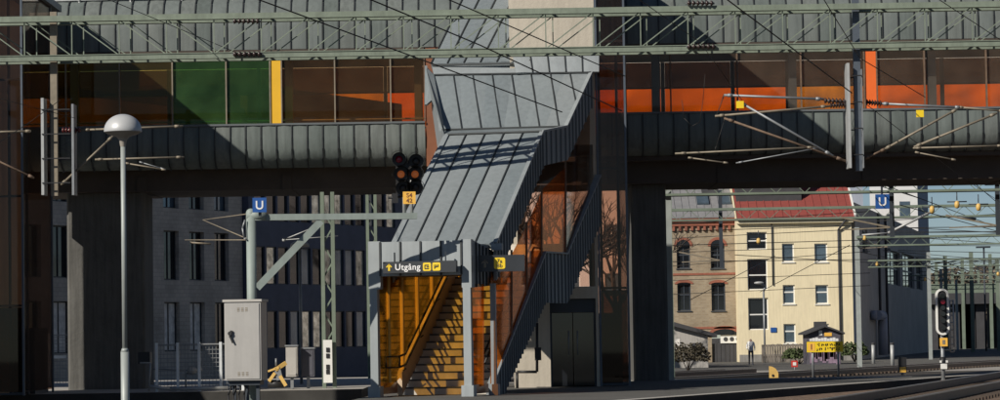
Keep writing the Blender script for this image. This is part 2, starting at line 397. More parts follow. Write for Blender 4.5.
p = MB(); p.quad((-60, 141, .008), (80, 141, .008), (80, 300, .008), (-60, 300, .008))
tag(p.build('street', 'asphalt'), kind='structure')
b = MB()
bp = [(-1.1, 45), (8.45, 66.9), (14.95, 81.9), (20.5, 94), (60, 94), (60, 45)]
b.add([(x, y, BZ) for x, y in bp] + [(x + (.0 if i < 3 else .8 if i == 3 else 0), y + (.9 if i in (3, 4) else 0), 0) for i, (x, y) in enumerate(bp)], [tuple(range(6))] + [(i, (i + 1) % 6, 6 + (i + 1) % 6, 6 + i) for i in range(6)])
tag(b.build('track_bed', 'ballast'), kind='structure')

def track(P0, t0, t1, label, dv=None):
    P0 = V(P0); d2 = V(dv).normalized() if dv else globals()['d2']; n2 = V((d2.y, -d2.x, 0))
    root = empty('railway_track', P0, label, 'railway track', 'railway tracks')
    for sgn in (-1, 1):
        m = MB(); c = P0 + n2 * (.75 * sgn)
        m.beam(c + d2 * t0 + UP * .17, c + d2 * t1 + UP * .17, .07, .16)
        m.beam(c + d2 * t0 + UP * .262, c + d2 * t1 + UP * .262, .075, .02, 1)
        m.build('rail', ['rail', 'rail_head'], root)
    s = MB(); t = t0
    while t < t1:
        c = P0 + d2 * t + UP * .06
        s.beam(c - n2 * 1.25, c + n2 * 1.25, .25, .08); t += .62
    s.build('sleepers', 'sleeper', root)
track((10.4, 63.5, BZ - .04), -20, 27, 'brown railway track closest to the platform edge, in front of the tall signal', (.27, .963, 0))
track((15.0, 63.5, BZ - .04), -20, 27, 'railway track second from the platform edge at the lower right corner', (.30, .954, 0))
track((9, 108, 0), -10, 70, 'railway track running between the far platform edge and the yellow warning board')
track((4, 112, 0), -9, 17, 'railway track furthest from the platform, just before the pale gravel path')

# ================================================================== FOOTBRIDGE
YB = 76.0
kB = YB / F
def bx(px): return (px - 500) * kB
bridge = empty('footbridge', (0, YB, 0), 'enclosed grey clad footbridge with coloured glass band crossing over the station', 'footbridge')
BACK = 81.0
def profile_low(zs):     # sill -> curve -> underside
    return [(YB, zs), (YB - .03, zs - .35), (YB - .02, zs - .65), (YB + .08, zs - .88), (YB + .28, zs - 1.05), (YB + .6, zs - 1.13)]
def profile_top(z0):
    return [(YB, z0), (YB, z0 + .62), (YB + .06, z0 + .95), (YB + .3, z0 + 1.3), (YB + .75, z0 + 1.6), (YB + 1.5, z0 + 1.8), (YB + 2.5, z0 + 1.85)]
def cladding(name, x0, x1, prof, matname, pitch):
    m = MB()
    n = len(prof)
    xs = []; x = x0
    while x < x1 - .01: xs.append(x); x += pitch
    xs.append(x1)
    for i in range(len(xs) - 1):
        a, b = xs[i], xs[i + 1]
        bow = rnd.uniform(-.014, .014)
        vs = [(a, y, z) for y, z in prof] + [((a + b) / 2, y - .014 + bow, z) for y, z in prof] + [(b, y, z) for y, z in prof]
        m.add(vs, [(r * n + j, (r + 1) * n + j, (r + 1) * n + j + 1, r * n + j + 1) for r in range(2) for j in range(n - 1)], rnd.choice((0, 0, 2, 3)), True)
        for j in range(n - 1):
            (y0, z0), (y1, z1) = prof[j], prof[j + 1]
            q = V((0, z1 - z0, -(y1 - y0))).normalized()
            if q.y > 0: q = -q
            q = q * .035
            w = .016
            m.hexa([(a - w, y0 + .005, z0), (a + w, y0 + .005, z0), (a + w, y1 + .005, z1), (a - w, y1 + .005, z1)],
                   [(a - w, y0 + q.y, z0 + q.z), (a + w, y0 + q.y, z0 + q.z), (a + w, y1 + q.y, z1 + q.z), (a - w, y1 + q.y, z1 + q.z)], 1)
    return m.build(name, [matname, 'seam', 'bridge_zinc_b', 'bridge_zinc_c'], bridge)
XL0, XL1, XR0, XR1 = -30.0, bx(426), bx(598), 32.0
SL, SR = 7.68, 7.83              # sill heights of the two wings
HT = 9.62                        # window head
for x0, x1, zs in ((XL0, XL1, SL), (XR0, XR1, SR)):
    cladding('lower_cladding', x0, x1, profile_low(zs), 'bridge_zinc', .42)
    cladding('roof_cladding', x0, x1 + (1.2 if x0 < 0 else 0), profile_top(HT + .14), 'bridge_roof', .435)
    m = MB(); m.box(x0, x1, YB - .05, YB + .12, zs + .002, zs + .055)
    m.build('window_sill', 'seam_blue', bridge)
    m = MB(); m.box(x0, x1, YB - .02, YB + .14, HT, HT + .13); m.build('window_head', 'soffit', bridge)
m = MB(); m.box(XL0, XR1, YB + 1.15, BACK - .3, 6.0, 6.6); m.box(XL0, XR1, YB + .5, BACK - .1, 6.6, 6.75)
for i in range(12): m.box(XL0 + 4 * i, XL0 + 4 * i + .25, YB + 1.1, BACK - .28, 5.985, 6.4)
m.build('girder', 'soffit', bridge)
m = MB(); m.box(XL0, XR1, YB + .5, BACK - .2, 6.76, 6.85); m.build('deck', 'concrete', bridge)
# roof rear half and rear wall cladding
m = MB()
prf = [(BACK - (y - YB), z) for y, z in profile_top(HT + .14)]
m.add([(XL0, y, z) for y, z in prf] + [(XR1, y, z) for y, z in prf], [(j, j + 1, len(prf) + j + 1, len(prf) + j) for j in range(len(prf) - 1)])
m.box(XL0, XR1, YB + .1, BACK - .1, HT + .1, HT + .14)
m.box(XL0, XR1, BACK - .1, BACK, 6.6, 7.67)
m.build('roof_deck', 'bridge_roof', bridge)
lp = [-610, -550, -490, -430, -370, -310, -250, -200, -145, -90, -40, 12, 66, 120, 173, 227, 271, 282.5, 336, 392, 426]
lm = ['pane_olive'] * 14 + ['pane_green'] * 2 + ['yellow_panel'] + ['pane_dim'] * 3
rp_ = [598, 628, 673, 740, 804, 867.5, 880, 928, 990, 1052, 1114, 1176, 1238, 1300, 1362, 1424, 1486, 1548, 1610, 1679]
rm = ['pane_brown'] * 5 + ['orange_panel'] + ['pane_brown'] * 13
for pts, ms, zs in ((lp, lm, SL), (rp_, rm, SR)):
    for a, b, mm in zip(pts, pts[1:], ms):
        solid = mm.endswith('panel')
        m = MB(); yy = YB + (.02 if solid else .06)
        m.box(bx(a) + .02, bx(b) - .02, yy, yy + .02, zs + .056, HT - .003)
        o = m.build('window_pane', mm, bridge)
        if solid: o['label'] = 'opaque %s panel between the panes' % mm.split('_')[0]
    for a in pts:
        m = MB(); m.box(bx(a) - .018, bx(a) + .018, YB - .01, YB + .10, zs + .058, HT - .004)
        m.build('mullion', 'tan_tube' if a < 420 else 'rust_tube', bridge)
# rear glazing: orange parapet band, brown above
bk = [-530, -420, -310, -200, -90, 0, 75, 170, 260, 387, 455, 560, 665, 735, 790, 868, 945, 1010, 1120, 1230, 1340, 1450, 1600]
bm_ = ['back_amber', 'back_amber', 'back_amber', 'back_amber', 'back_amber', 'back_amber', 'back_amber', 'back_amber', 'back_amber', 'back_orange', 'back_orange', 'back_orange', 'back_orange', 'back_orange', 'back_amber', 'back_orange', 'back_orange', 'back_orange', 'back_orange', 'back_orange', 'back_orange', 'back_orange']
for i, (a, b) in enumerate(zip(bk, bk[1:])):
    xa, xb = (a - 500) * BACK / F, (b - 500) * BACK / F
    m = MB(); m.box(xa + .06, xb - .06, BACK - .05, BACK - .03, 7.675, 8.95); m.build('rear_pane', bm_[i], bridge)
    m = MB(); m.box(xa + .06, xb - .06, BACK - .05, BACK - .03, 9.0, HT + .1); m.build('rear_pane', 'back_brown', bridge)
    m = MB(); m.box(xa - .055, xa + .055, BACK - .09, BACK, 7.675, HT + .1); m.build('rear_mullion', 'soffit', bridge)
m = MB(); m.box(XL0, XR1, BACK - .06, BACK - .02, 8.952, 8.998); m.build('rear_rail', 'soffit', bridge)
for px in (75, 658, 290, 420, 795, 935):
    m = MB(); x = (px - 500) * (YB + 1.0) / F
    m.box(x - .11, x + .11, YB + .9, YB + 1.15, 6.86, HT + .098); m.build('column', 'blue_steel', bridge)
m = MB(); m.tube((XL0, BACK - .5, 7.9), (XR1, BACK - .5, 7.9), .03, 6); m.tube((XL0, YB + .5, 7.85), (XR1, YB + .5, 7.85), .025, 6); m.build('inner_rail', 'galv', bridge)
m = MB(); m.box(bx(427), bx(447), YB + .02, YB + .1, 6.5, HT + .6); m.build('end_panel', 'brown_panel', bridge)
m = MB()
a, b = V((bx(26), YB + .5, 11.25)), V((bx(440), YB + .5, 11.35))
m.tube(a, b, .035, 8)
for i in range(9):
    q = a.lerp(b, i / 8); m.tube(q + V((0, 0, -.25)), q + V((0, 0, .03)), .03, 6); m.ball(q, .06)
m.build('roof_rail', 'galv_pale', bridge)

def pier(px0, px1, Y, label):
    x0, x1 = (px0 - 500) * Y / F, (px1 - 500) * Y / F
    m = MB(); c = .06; D = 2.0
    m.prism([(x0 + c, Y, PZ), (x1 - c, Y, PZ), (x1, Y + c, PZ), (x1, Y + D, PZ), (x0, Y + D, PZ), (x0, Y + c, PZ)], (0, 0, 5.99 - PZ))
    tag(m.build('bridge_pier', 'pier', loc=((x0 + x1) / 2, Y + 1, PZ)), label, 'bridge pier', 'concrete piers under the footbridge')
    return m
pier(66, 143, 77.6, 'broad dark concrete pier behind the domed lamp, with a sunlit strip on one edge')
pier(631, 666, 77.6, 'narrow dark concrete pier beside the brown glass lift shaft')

# ================================================================== LIFT TOWER
YT = 69.9
def tx(px): return (px - 500) * YT / F
tower = empty('lift_tower', (tx(560), YT, PZ), 'cream concrete lift tower with a brown glass side behind the covered stairs', 'lift tower', 'lift towers on the platforms')
TZ = 11.8; x0, x1, x2 = tx(512), tx(597), tx(627.5); YE = 74.5
dx0, dx1, dz = tx(548), tx(594), 2.75
m = MB()
facade(m, (x0, YT, PZ), (1, 0, 0), (0, -1, 0), x1 - x0, TZ - PZ, [(dx0 - x0, dx1 - x0, 0, dz - PZ), (.12, x1 - x0 - .08, 3.05 - PZ, 6.6 - PZ)], .2)
facade(m, (x0, YT, PZ), (0, 1, 0), (-1, 0, 0), YE - YT, TZ - PZ, [], .15); m.quad((x1, YT, PZ), (x1, YE, PZ), (x1, YE, TZ), (x1, YT, TZ))
facade(m, (x0, YE, PZ), (1, 0, 0), (0, 1, 0), x1 - x0, TZ - PZ, [(.12, x1 - x0 - .08, 2.9 - PZ, 6.6 - PZ)], .2); m.quad((x0, YT, TZ), (x1, YT, TZ), (x1, YE, TZ), (x0, YE, TZ))
m.build('concrete_wall', 'concrete', tower)
m = MB(); m.box(x0 + 1.0, x1 - .02, YE + .003, YB - .25, 6.9, TZ - .003); m.build('shadow_link', 'zinc_dark', tower)  # link box added so the tower's shadow reaches the bridge front
m = MB(); m.box(x0 + .13, x1 - .09, YT + .12, YT + .14, 3.06, 6.59); m.build('added_window', 'added_window_glass', tower)  # window added so the sunlit pink house brightens the stair glass
m = MB(); m.box(x0 + .13, x1 - .09, YE - .14, YE - .12, 2.91, 6.59); m.build('added_window', 'added_window_glass', tower)
m = MB(); m.box(x0 - .08, x2 + .08, YT - .1, YB - .2, TZ + .003, TZ + .2); m.build('roof', 'zinc', tower)
xm = (dx0 + dx1) / 2
for a, b in ((dx0 + .05, xm - .01), (xm + .01, dx1 - .05)):
    m = MB(); m.box(a, b, YT + .28, YT + .33, PZ + .02, dz - .35); o = m.build('door', 'win_dark', tower)
    h = MB(); xx = b - .1 if a < xm - .2 else a + .1
    h.tube((xx, YT + .22, PZ + .8), (xx, YT + .22, PZ + 1.4), .018, 6); h.build('handle', 'galv', o)
m = MB(); m.box(dx0, dx0 + .05, YT + .2, YT + .345, PZ, dz - .003); m.box(dx1 - .05, dx1, YT + .2, YT + .345, PZ, dz - .003); m.box(dx0 + .05, dx1 - .05, YT + .2, YT + .345, dz - .34, dz - .003)
m.build('door_frame', 'dark_steel', tower)
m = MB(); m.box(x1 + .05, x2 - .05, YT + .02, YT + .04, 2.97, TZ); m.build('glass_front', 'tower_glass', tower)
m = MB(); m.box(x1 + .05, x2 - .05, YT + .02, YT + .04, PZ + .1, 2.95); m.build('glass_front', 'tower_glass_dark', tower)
m = MB(); m.box(x2 - .04, x2 - .02, YT + .05, YE, PZ + .1, TZ); m.build('glass_side', 'tower_glass', tower)
m = MB(); m.box(x1 + .05, x2 - .05, YE - .04, YE - .02, PZ + .1, TZ); m.build('glass_rear', 'tower_glass', tower)
for xx, yy in ((x1 + .008, YT - .02), (x2 - .045, YT - .02), (x2 - .045, YE - .1)):
    m = MB(); m.box(xx, xx + .05, yy, yy + .09, PZ, TZ); m.build('corner_post', 'blue_steel', tower)
m = MB()
for z in (PZ + .05, 3.0, 6.0, 9.2):
    m.box(x1 + .06, x2 - .05, YT + .045, YT + .08, z - .03, z + .03)
m.build('transom', 'dark_steel', tower)
for xx in (x1 + .12, x2 - .2):
    m = MB(); m.box(xx, xx + .06, YT + 1.5, YT + 1.6, PZ, TZ - .2); m.build('guide_rail', 'dark_steel', tower)
m = MB(); m.box(x1 + .1, x2 - .1, YT + 2.2, YE - .3, PZ, 2.4); m.build('machine_box', 'dark_steel', tower)

# ================================================================== COVERED STAIRCASE
A, B, C, D = at(495, 244, 61.5), at(542, 132, 66.2), at(566, 127, 67.6), at(591, 73, 69.55)
dd = V((B.x - A.x, B.y - A.y, 0)).normalized(); rr = V((dd.y, -dd.x, 0))
FR = V((at(471, 240, 60).x, 60.0, 0)); WID = 2.3; FL = FR - rr * WID
stairs = empty('covered_staircase', (FR.x - 1.1, 60.3, PZ), 'zinc roofed covered staircase with orange glass sides climbing to the footbridge', 'staircase')
WL = 2.32
A_, B_ = A - rr * WL, B - rr * WL
C_, D_ = at(442, 130.5, 67.9), at(434, 75.5, 69.9)
L0, L1, R0_, R1_ = at(431, 64, 70.3), at(464, -4, 74.2), at(530, 61, 69.8), at(566, -6, 73.7)
def lerp4(a, b, c, d, s, t): return a.lerp(b, s).lerp(d.lerp(c, s), t)   # a-b bottom, d-c top
def panel(name, a, b, c, d, nseam, matn='zinc', th=.12, seam='seam', lean=None, rib=.03, sw=.014, parent=stairs, ends=False, seams=None):
    """sloped sheet a(bl) b(br) c(tr) d(tl) with standing seams from bottom to top"""
    a, b, c, d = map(V, (a, b, c, d))
    n = (b - a).cross(d - a).normalized()
    if n.y > 0 and abs(n.z) < .2: n = -n
    elif n.z < 0 and abs(n.z) >= .2: n = -n
    m = MB(); ng = 4
    for i in range(nseam):
        s0, s1 = i / nseam, (i + 1) / nseam
        off = n * rnd.uniform(-.006, .006)
        pts = [lerp4(a, b, c, d, s0, t) for t in (0, .5, 1)], [lerp4(a, b, c, d, (s0 + s1) / 2, t) + (n * .02 + off) * (1 if t == .5 else .4) for t in (0, .5, 1)], [lerp4(a, b, c, d, s1, t) for t in (0, .5, 1)]
        flat = [p for row in pts for p in row]
        m.add(flat, [(r * 3 + j, (r + 1) * 3 + j, (r + 1) * 3 + j + 1, r * 3 + j + 1) for r in range(2) for j in range(2)], rnd.choice((0, 0, 2, 3)), True)
    m.quad(a - n * th, b - n * th, c - n * th, d - n * th); m.quad(a, b, b - n * th, a - n * th); m.quad(d, c, c - n * th, d - n * th)
    m.quad(a, d, d - n * th, a - n * th); m.quad(b, c, c - n * th, b - n * th)
    for s0, t0, s1, t1 in (seams or [(i / nseam, 0, i / nseam, 1) for i in range(0 if ends else 1, nseam + (1 if ends else 0))]):
        p, q = lerp4(a, b, c, d, s0, t0), lerp4(a, b, c, d, s1, t1)
        side = (b - a).normalized() * sw
        m.hexa([p - side, p + side, q + side, q - side], [p - side + n * rib, p + side + n * rib, q + side + n * rib, q - side + n * rib], 1)
    return m.build(name, [matn, seam] + ([matn + '_b', matn + '_c'] if matn == 'zinc' else [matn, matn]), parent)
panel('roof_panel', A_, A, B, B_, 5, ends=True)
panel('roof_panel', B_, B, C, C_, 1, th=.1)
sl_ = []
for px in [442.5 + 19.4 * k for k in range(1, 8)]:
    sb_, st_ = (px - 442) / 124.0, (px - 8.5 - 434) / 157.0
    if sb_ <= 1: sl_.append((sb_, 0, st_, 1))
    elif st_ < .97:
        t_ = (sb_ - 1) / (sb_ - st_) * 1.0 ; sl_.append((.995, t_, st_, 1))
panel('roof_panel', C_, C, D, D_, 6, seams=sl_)
panel('roof_panel', D_, D, at(598, 64, 69.85), at(432, 66, 70.25), 1, 'zinc_light', .1)
panel('roof_panel', L0, R0_, R1_, L1, 6, ends=True)
panel('flashing', at(516, 72.5, 69.6), at(599, 71.5, 69.6), at(599, 55, 69.86), at(513, 57, 69.86), 5, 'zinc_light', .05, lean=.0)
# horizontal welts where the sheets meet
for p, q in ((C_, C), (D_, D), (B_, B), (at(432, 66, 70.25), at(515, 64, 69.85))):
    m = MB(); m.beam(p + V((0, -.03, .02)), q + V((0, -.03, .02)), .05, .035); m.build('ridge_flashing', 'seam', stairs)
for ch_ in (((A, B), (B, C), (C, D)), ((A_, B_),)):
    m = MB()
    for p, q in ch_: m.beam(p + UP * .02, q + UP * .02, .09, .05)
    m.build('verge_trim', 'zinc_light', stairs)
# right fascia, ribbed, turned away from the sun
def strip_plate(name, top, low, th, mats, pitch, parent=stairs, rib=.035):
    m = MB(); off = -rr * th; mats = [mats[0], 'seam_blue']
    for (t0, t1), (l0, l1) in zip(zip(top, top[1:]), zip(low, low[1:])):
        m.hexa([l0, l1, l1 + off, l0 + off], [t0, t1, t1 + off, t0 + off])
        L = (t1 - t0).length; k = max(1, int(L / pitch))
        for i in range(k):
            s = (i + .5) / k; p, q = t0.lerp(t1, s), l0.lerp(l1, s)
            a = (t1 - t0).normalized() * .013; o2 = rr * rib
            m.hexa([q - a, q + a, q + a + o2, q - a + o2], [p - a, p + a, p + a + o2, p - a + o2], 1)
    return m.build(name, mats, parent)
E_ = at(602, 62, 69.8)
top = [A + rr * .03, B + rr * .03, C + rr * .03, D + rr * .03]
low = [p - UP * .80 for p in top]
strip_plate('side_fascia', top, low, .07, ['zinc_dark', 'seam'], .3)
low2 = [p - UP * .8 for p in (A_, B_, C_, D_)]
strip_plate('side_fascia', [A_ - rr * .03, B_ - rr * .03, C_, D_], low2, .07, ['zinc_dark', 'seam'], .3)
# folded return of the cladding on the left of the upper section
m = MB()
pp = [at(434, 75, 69.85), at(425.5, 66, 70.1), at(425.5, 105, 69.5), at(431.5, 100, 69.2), at(444, 134, 67.0), at(443, 129, 67.5)]
m.prism(pp, V((.03, .25, 0)))
m.beam(at(426, 66, 70.05), at(426, 105, 69.45), .06, .05)
m.build('cladding_return', 'zinc', stairs)
# canopy over the foot of the stairs
zt = at(471, 240, 60).z; zb = at(471, 274.5, 60).z; zc = at(471, 287.5, 60).z
fr, fl = FR.copy(), FL.copy()
def up_(p, z): return V((p.x, p.y, z))
panel('canopy_front', up_(fl, zb) + rr * .27, up_(fr, zb) - rr * .22, up_(fr, zt) - rr * .22, up_(fl, zt) + rr * .27, 4, 'zinc_light', .1, ends=True, sw=.018)
for p, ww in ((fl, .27), (fr - rr * .22, .22)):
    m = MB(); m.obox(up_(p, zc), rr * (ww - .004), dd * .2, UP * (zt + .02 - zc))
    m.build('canopy_corner', 'zinc_light', stairs)
br = fr + dd * 2.6
m = MB(); m.hexa([up_(fr, zc) + dd * .2, up_(br, zc + .1), up_(br, zc + .1) - rr * .06, up_(fr, zc) + dd * .2 - rr * .06],
                 [up_(fr, zt) + dd * .2, up_(br, zt - .25), up_(br, zt - .25) - rr * .06, up_(fr, zt) + dd * .2 - rr * .06])
for i in range(8):
    s = (i + .5) / 8; p = fr + dd * (.2 + 2.4 * s)
    m.obox(up_(p, zc + .1 * s + .01), dd * .03, rr * .04, UP * (zt - zc - .35 * s - .03), 1)
m.build('canopy_side', ['zinc_dark', 'seam'], stairs)
bl = fl + dd * 2.6
m = MB(); m.hexa([up_(fl, zc) + dd * .2, up_(bl, zc + .1), up_(bl, zc + .1) + rr * .06, up_(fl, zc) + dd * .2 + rr * .06],
                 [up_(fl, zt) + dd * .2, up_(bl, zt - .25), up_(bl, zt - .25) + rr * .06, up_(fl, zt) + dd * .2 + rr * .06])
m.build('canopy_side', ['zinc_dark', 'seam'], stairs)
m = MB(); m.obox(up_(fl, zt - .12) + dd * .11 + rr * .01, rr * (WID - .02), dd * 2.3, UP * .06); m.build('canopy_roof', 'zinc_dark', stairs)
m = MB(); c0 = up_(fl, zb + .02) + dd * .22 + rr * .08; m.obox(c0, rr * (WID - .16), dd * 2.0, UP * .05); m.build('canopy_ceiling', 'soffit', stairs)
m = MB(); q = at(497, 247, 61.3); m.beam(q - rr * .12, q + rr * .12, .12, .15); m.build('gutter_end', 'zinc_light', stairs)
def post(p, w, z1, matn='zinc_light'):
    m = MB(); m.obox(up_(p, PZ), rr * w, dd * w, UP * (z1 - PZ))
    m.obox(up_(p, PZ) - rr * .05 - dd * .05, rr * (w + .1), dd * (w + .1), UP * .24)
    return m.build('post', matn, stairs)
post(fl + rr * .02, .17, zc); post(fr - rr * .2, .17, zc); 
# flights of steps
S0 = 2.4
def sp(s, w, z): return up_(fl, z) + dd * s + rr * w
m = MB(); z = PZ; s = S0
for i in range(16):
    z += .17
    m.obox(sp(s, .1, z - .40), rr * (WID - .2), dd * .34, UP * .40)
    s += .3
m.obox(sp(s, .1, z - .2), rr * (WID - .2), dd * 1.5, UP * .2)
LZ = z; s += 1.4
for i in range(5):
    z += .17; m.obox(sp(s, .1, z - .3), rr * (WID - .2), dd * .34, UP * .3); s += .3
m.build('steps', 'step', stairs)
m = MB(); s = S0; z = PZ
for i in range(16):
    z += .17; m.obox(sp(s - .004, .12, z - .035), rr * (WID - .24), dd * .03, UP * .037); s += .3
m.build('step_nosing', 'dark_steel', stairs)
# right stringer (ribbed plate) and left inner stringer
pts_t = [at(487, 392, 61.55), at(501, 356, 62.4), at(542, 253, 66.2), at(564, 254.5, 67.6), at(597, 176, 69.8)]
pts_l = [at(505, 420, 61.55), at(507, 412, 62.4), at(546, 302, 66.2), at(570, 298, 67.6), at(599, 228, 69.8)]
pts_l = [V((t.x, t.y, max(PZ, t.z - 1.18))) for t in pts_t]
strip_plate('stringer', [p + rr * .06 for p in pts_t], [p + rr * .06 for p in pts_l], .08, ['zinc_dark', 'seam'], .22)
m = MB()
for p, q in zip(pts_t, pts_t[1:]): m.beam(p + rr * .03 + UP * .02, q + rr * .03 + UP * .02, .16, .04)
m.build('stringer_cap', 'zinc_dark', stairs)
m = MB()
a0, a1 = sp(S0 - .3, .02, PZ), sp(S0 + 4.8, .02, PZ + 16 * .17)
m.hexa([a0, a1 - UP * .1, a1 - UP * .1 + rr * .11, a0 + rr * .11], [a0 + UP * .5, a1 + UP * .55, a1 + UP * .55 + rr * .11, a0 + UP * .5 + rr * .11])
m.build('inner_stringer', 'stringer_in', stairs)
# glazing: left wall (amber) and right wall (red-brown)
def floorz(s): return PZ + .3 if s < S0 - .3 else min(LZ, PZ + .42 + (s - S0 + .3) * .567)
def roofz(s):
    y = fl.y + dd.y * s - .68
    if y < A.y + .4: return zb + .25
    if y < B.y: return A.z + (B.z - A.z) * (y - A.y) / (B.y - A.y) - .25
    return B.z - .2
ss = [.2, 1.2, 2.3, 3.6, 4.9, 6.2, 7.4]
for s0, s1 in zip(ss, ss[1:]):
    m = MB()
    m.prism([sp(s0 + .03, .08, floorz(s0) - .1), sp(s1 - .03, .08, floorz(s1) - .1), sp(s1 - .03, .08, roofz(s1)), sp(s0 + .03, .08, roofz(s0))], rr * .015)
    m.build('glass_pane', 'amber_glass', stairs)
for s in ss[1:]:
    m = MB(); m.obox(sp(s - .04, .06, floorz(s)), rr * .07, dd * .08, UP * (roofz(s) - floorz(s))); m.build('mullion', 'yellow_paint', stairs)
m = MB(); m.obox(sp(.2, -.01, PZ + .05), rr * .03, dd * 2.0, UP * .24); m.build('kick_panel', 'brown_panel', stairs)
def pol(pts, Y0): return [at(x, y, Y0(x)) for x, y in pts]
def YR(px):    # depth of the right wall at a pixel column
    k = (px - 500) / F
    best = None
    chain = [V((FR.x, FR.y, 0)), V((A.x, A.y, 0)), V((B.x, B.y, 0)), V((C.x, C.y, 0)), V((D.x, D.y, 0))]
    for p, q in zip(chain, chain[1:]):
        den = (q.x - p.x) - k * (q.y - p.y)
        t = (k * p.y - p.x) / den
        if -.001 <= t <= 1.001: return p.y + (q.y - p.y) * t
    return D.y
def rpane(pts, matn):
    m = MB(); m.prism(pol(pts, YR), rr * -.015); return m.build('glass_pane', matn, stairs)
_p = at(486.5, 300, YR(488)); post(V((_p.x, _p.y, 0)) + rr * .08, .11, zc + .1, 'zinc_dark')
rpane([(472, 284), (484, 284), (484, 386), (472, 388)], 'orange_glass')
rpane([(491, 278), (511, 256), (511, 337), (491, 384)], 'orange_glass')
rpane([(512, 255), (526, 228), (526, 300), (512, 334)], 'orange_glass')
rpane([(527, 226), (541, 194), (541, 258), (527, 297)], 'red_glass')
rpane([(542, 190), (565, 168), (565, 255), (542, 255)], 'red_glass')
rpane([(566, 164), (590, 112), (590, 196), (566, 254)], 'tower_glass')
for x, y0, y1 in ((511.5, 250, 338), (526.5, 222, 300), (541.5, 186, 258), (565.5, 160, 256)):
    m = MB(); m.beam(at(x, y0, YR(x)), at(x, y1, YR(x)), .05, .05, up=V((0, 1, 0))); m.build('mullion', 'rust_tube', stairs)
m = MB(); m.obox(up_(fr, PZ + .05) + dd * .2 - rr * .05, rr * .04, dd * 1.2, UP * .2); m.build('kick_panel', 'brown_panel', stairs)
# handrails
def handrail(wo, right=False):
    m = MB()
    for h in (.92, .68):
        pts = [sp(S0 - .75, wo, PZ + h - .05), sp(S0 - .25, wo, PZ + h), sp(S0 + 4.8, wo, PZ + h + .17 * 16), sp(S0 + 6.2, wo, PZ + h + .17 * 16)]
        m.path(pts, .026, 8)
    m.tube(sp(S0 - .75, wo, PZ + .87), sp(S0 - .75, wo, PZ + .63), .026, 8)
    for s in (S0 - .2, S0 + 1.3, S0 + 2.8, S0 + 4.3):
        z = PZ + .6 + max(0, s - S0) * .567
        m.tube(sp(s, wo, z), sp(s, 0.06 if not right else WID - .08, z - .1), .015, 6)
    m.build('handrail', 'black', stairs)
handrail(.2); handrail(WID - .28, True)
m = MB(); 
h0 = sp(S0 - 1.6, .14, PZ + .75); h1 = sp(S0 - .75, .2, PZ + .75)
m.path([h0 + UP * .12, h1 + UP * .12], .022); m.path([h0 - UP * .12, h1 - UP * .12], .022); m.tube(h0 + UP * .12, h0 - UP * .12, .022)
m.build('barrier_rail', 'black', stairs)

# twin tower, lowered to place its shadow, and twin stairs one platform left
SHIFT = V(((-605) * YT / F, 0, 0))
t2 = copy_tree(tower); t2.location = tower.location + SHIFT; t2.scale.z = .915; t2['label'] = 'brown glass corner of the lift tower cut by the left picture edge'
s2 = copy_tree(stairs); s2.location = stairs.location + SHIFT; s2['label'] = 'covered staircase beyond the left picture edge, twin of the zinc roofed one'

# call post beside the lift
cp = MB(); Yc = 69.4
cp.tube(at(537, 323, Yc), at(537, 372, Yc), .035, 8); cp.tube(at(517, 372, Yc), at(537, 372, Yc), .035, 8); cp.tube(at(517, 372, Yc), V((at(517, 372, Yc).x, Yc, PZ)), .035, 8)
root = empty('call_post', V((at(517, 390, Yc).x, Yc, PZ)), 'bent black pipe post carrying a button box by the lift doors', 'call post')
cp.build('pipe', 'black', root)
m = MB(); q = at(538, 354, Yc - .1); m.box(q.x - .08, q.x + .08, q.y - .06, q.y + .03, q.z - .16, q.z + .16); m.build('button_box', 'black', root)

# ================================================================== SIGNS
def arrow_poly(m, c, ux, h, yoff):
    c = V(c)
    P = lambda a, b: c + ux * a + UP * b + yoff
    nn = ux.cross(UP) * .004
    m.prism([P(-.022 * h * 6, -.5 * h), P(.022 * h * 6, -.5 * h), P(.022 * h * 6, .4 * h), P(-.022 * h * 6, .4 * h)], nn)
    for sgn in (-1, 1):
        m.prism([P(0, .5 * h), P(0, .28 * h), P(sgn * .36 * h, -.06 * h), P(sgn * .42 * h, .08 * h)], nn)
ux = rr; nrm = ux.cross(UP)           # faces the viewer along -dd
ys = 59.75
o0 = at(383, 273.5, ys + .35); o1 = at(456, 273, ys)
ux_s = V((o1.x - o0.x, o1.y - o0.y, 0)).normalized(); ns = ux_s.cross(UP)
Ls = (V((o1.x, o1.y, 0)) - V((o0.x, o0.y, 0))).length; hs = at(420, 262, ys).z - at(420, 273.5, ys).z
exit_sign = empty('exit_sign', o0, 'black hanging sign reading Utgång with a yellow arrow, on the canopy front', 'sign')
m = MB(); m.obox(o0, ux_s * Ls, -ns * .16, UP * hs); m.build('sign_box', 'sign_black', exit_sign)
fc = lambda a, b: o0 + ux_s * (a * Ls) + UP * (b * hs) + ns * .003
m = MB(); arrow_poly(m, fc(.085, .52), ux_s, hs * .62, V((0, 0, 0))); m.build('arrow', 'sign_yellow', exit_sign)
text('lettering', 'Utgång', fc(.165, .27), hs * .76, 'sign_white', exit_sign, ux_s)
def round_square(m, c, ux, s, n, mi=0, th=.004):
    P = []
    for qx, qz, a0 in ((1, 1, 0), (-1, 1, 90), (-1, -1, 180), (1, -1, 270)):
        for k in range(4):
            t = R(a0 + 30 * k); P.append(V(c) + ux * (qx * s * .34 + math.cos(t) * s * .16) + UP * (qz * s * .34 + math.sin(t) * s * .16))
    m.prism(P, n * th, mi)
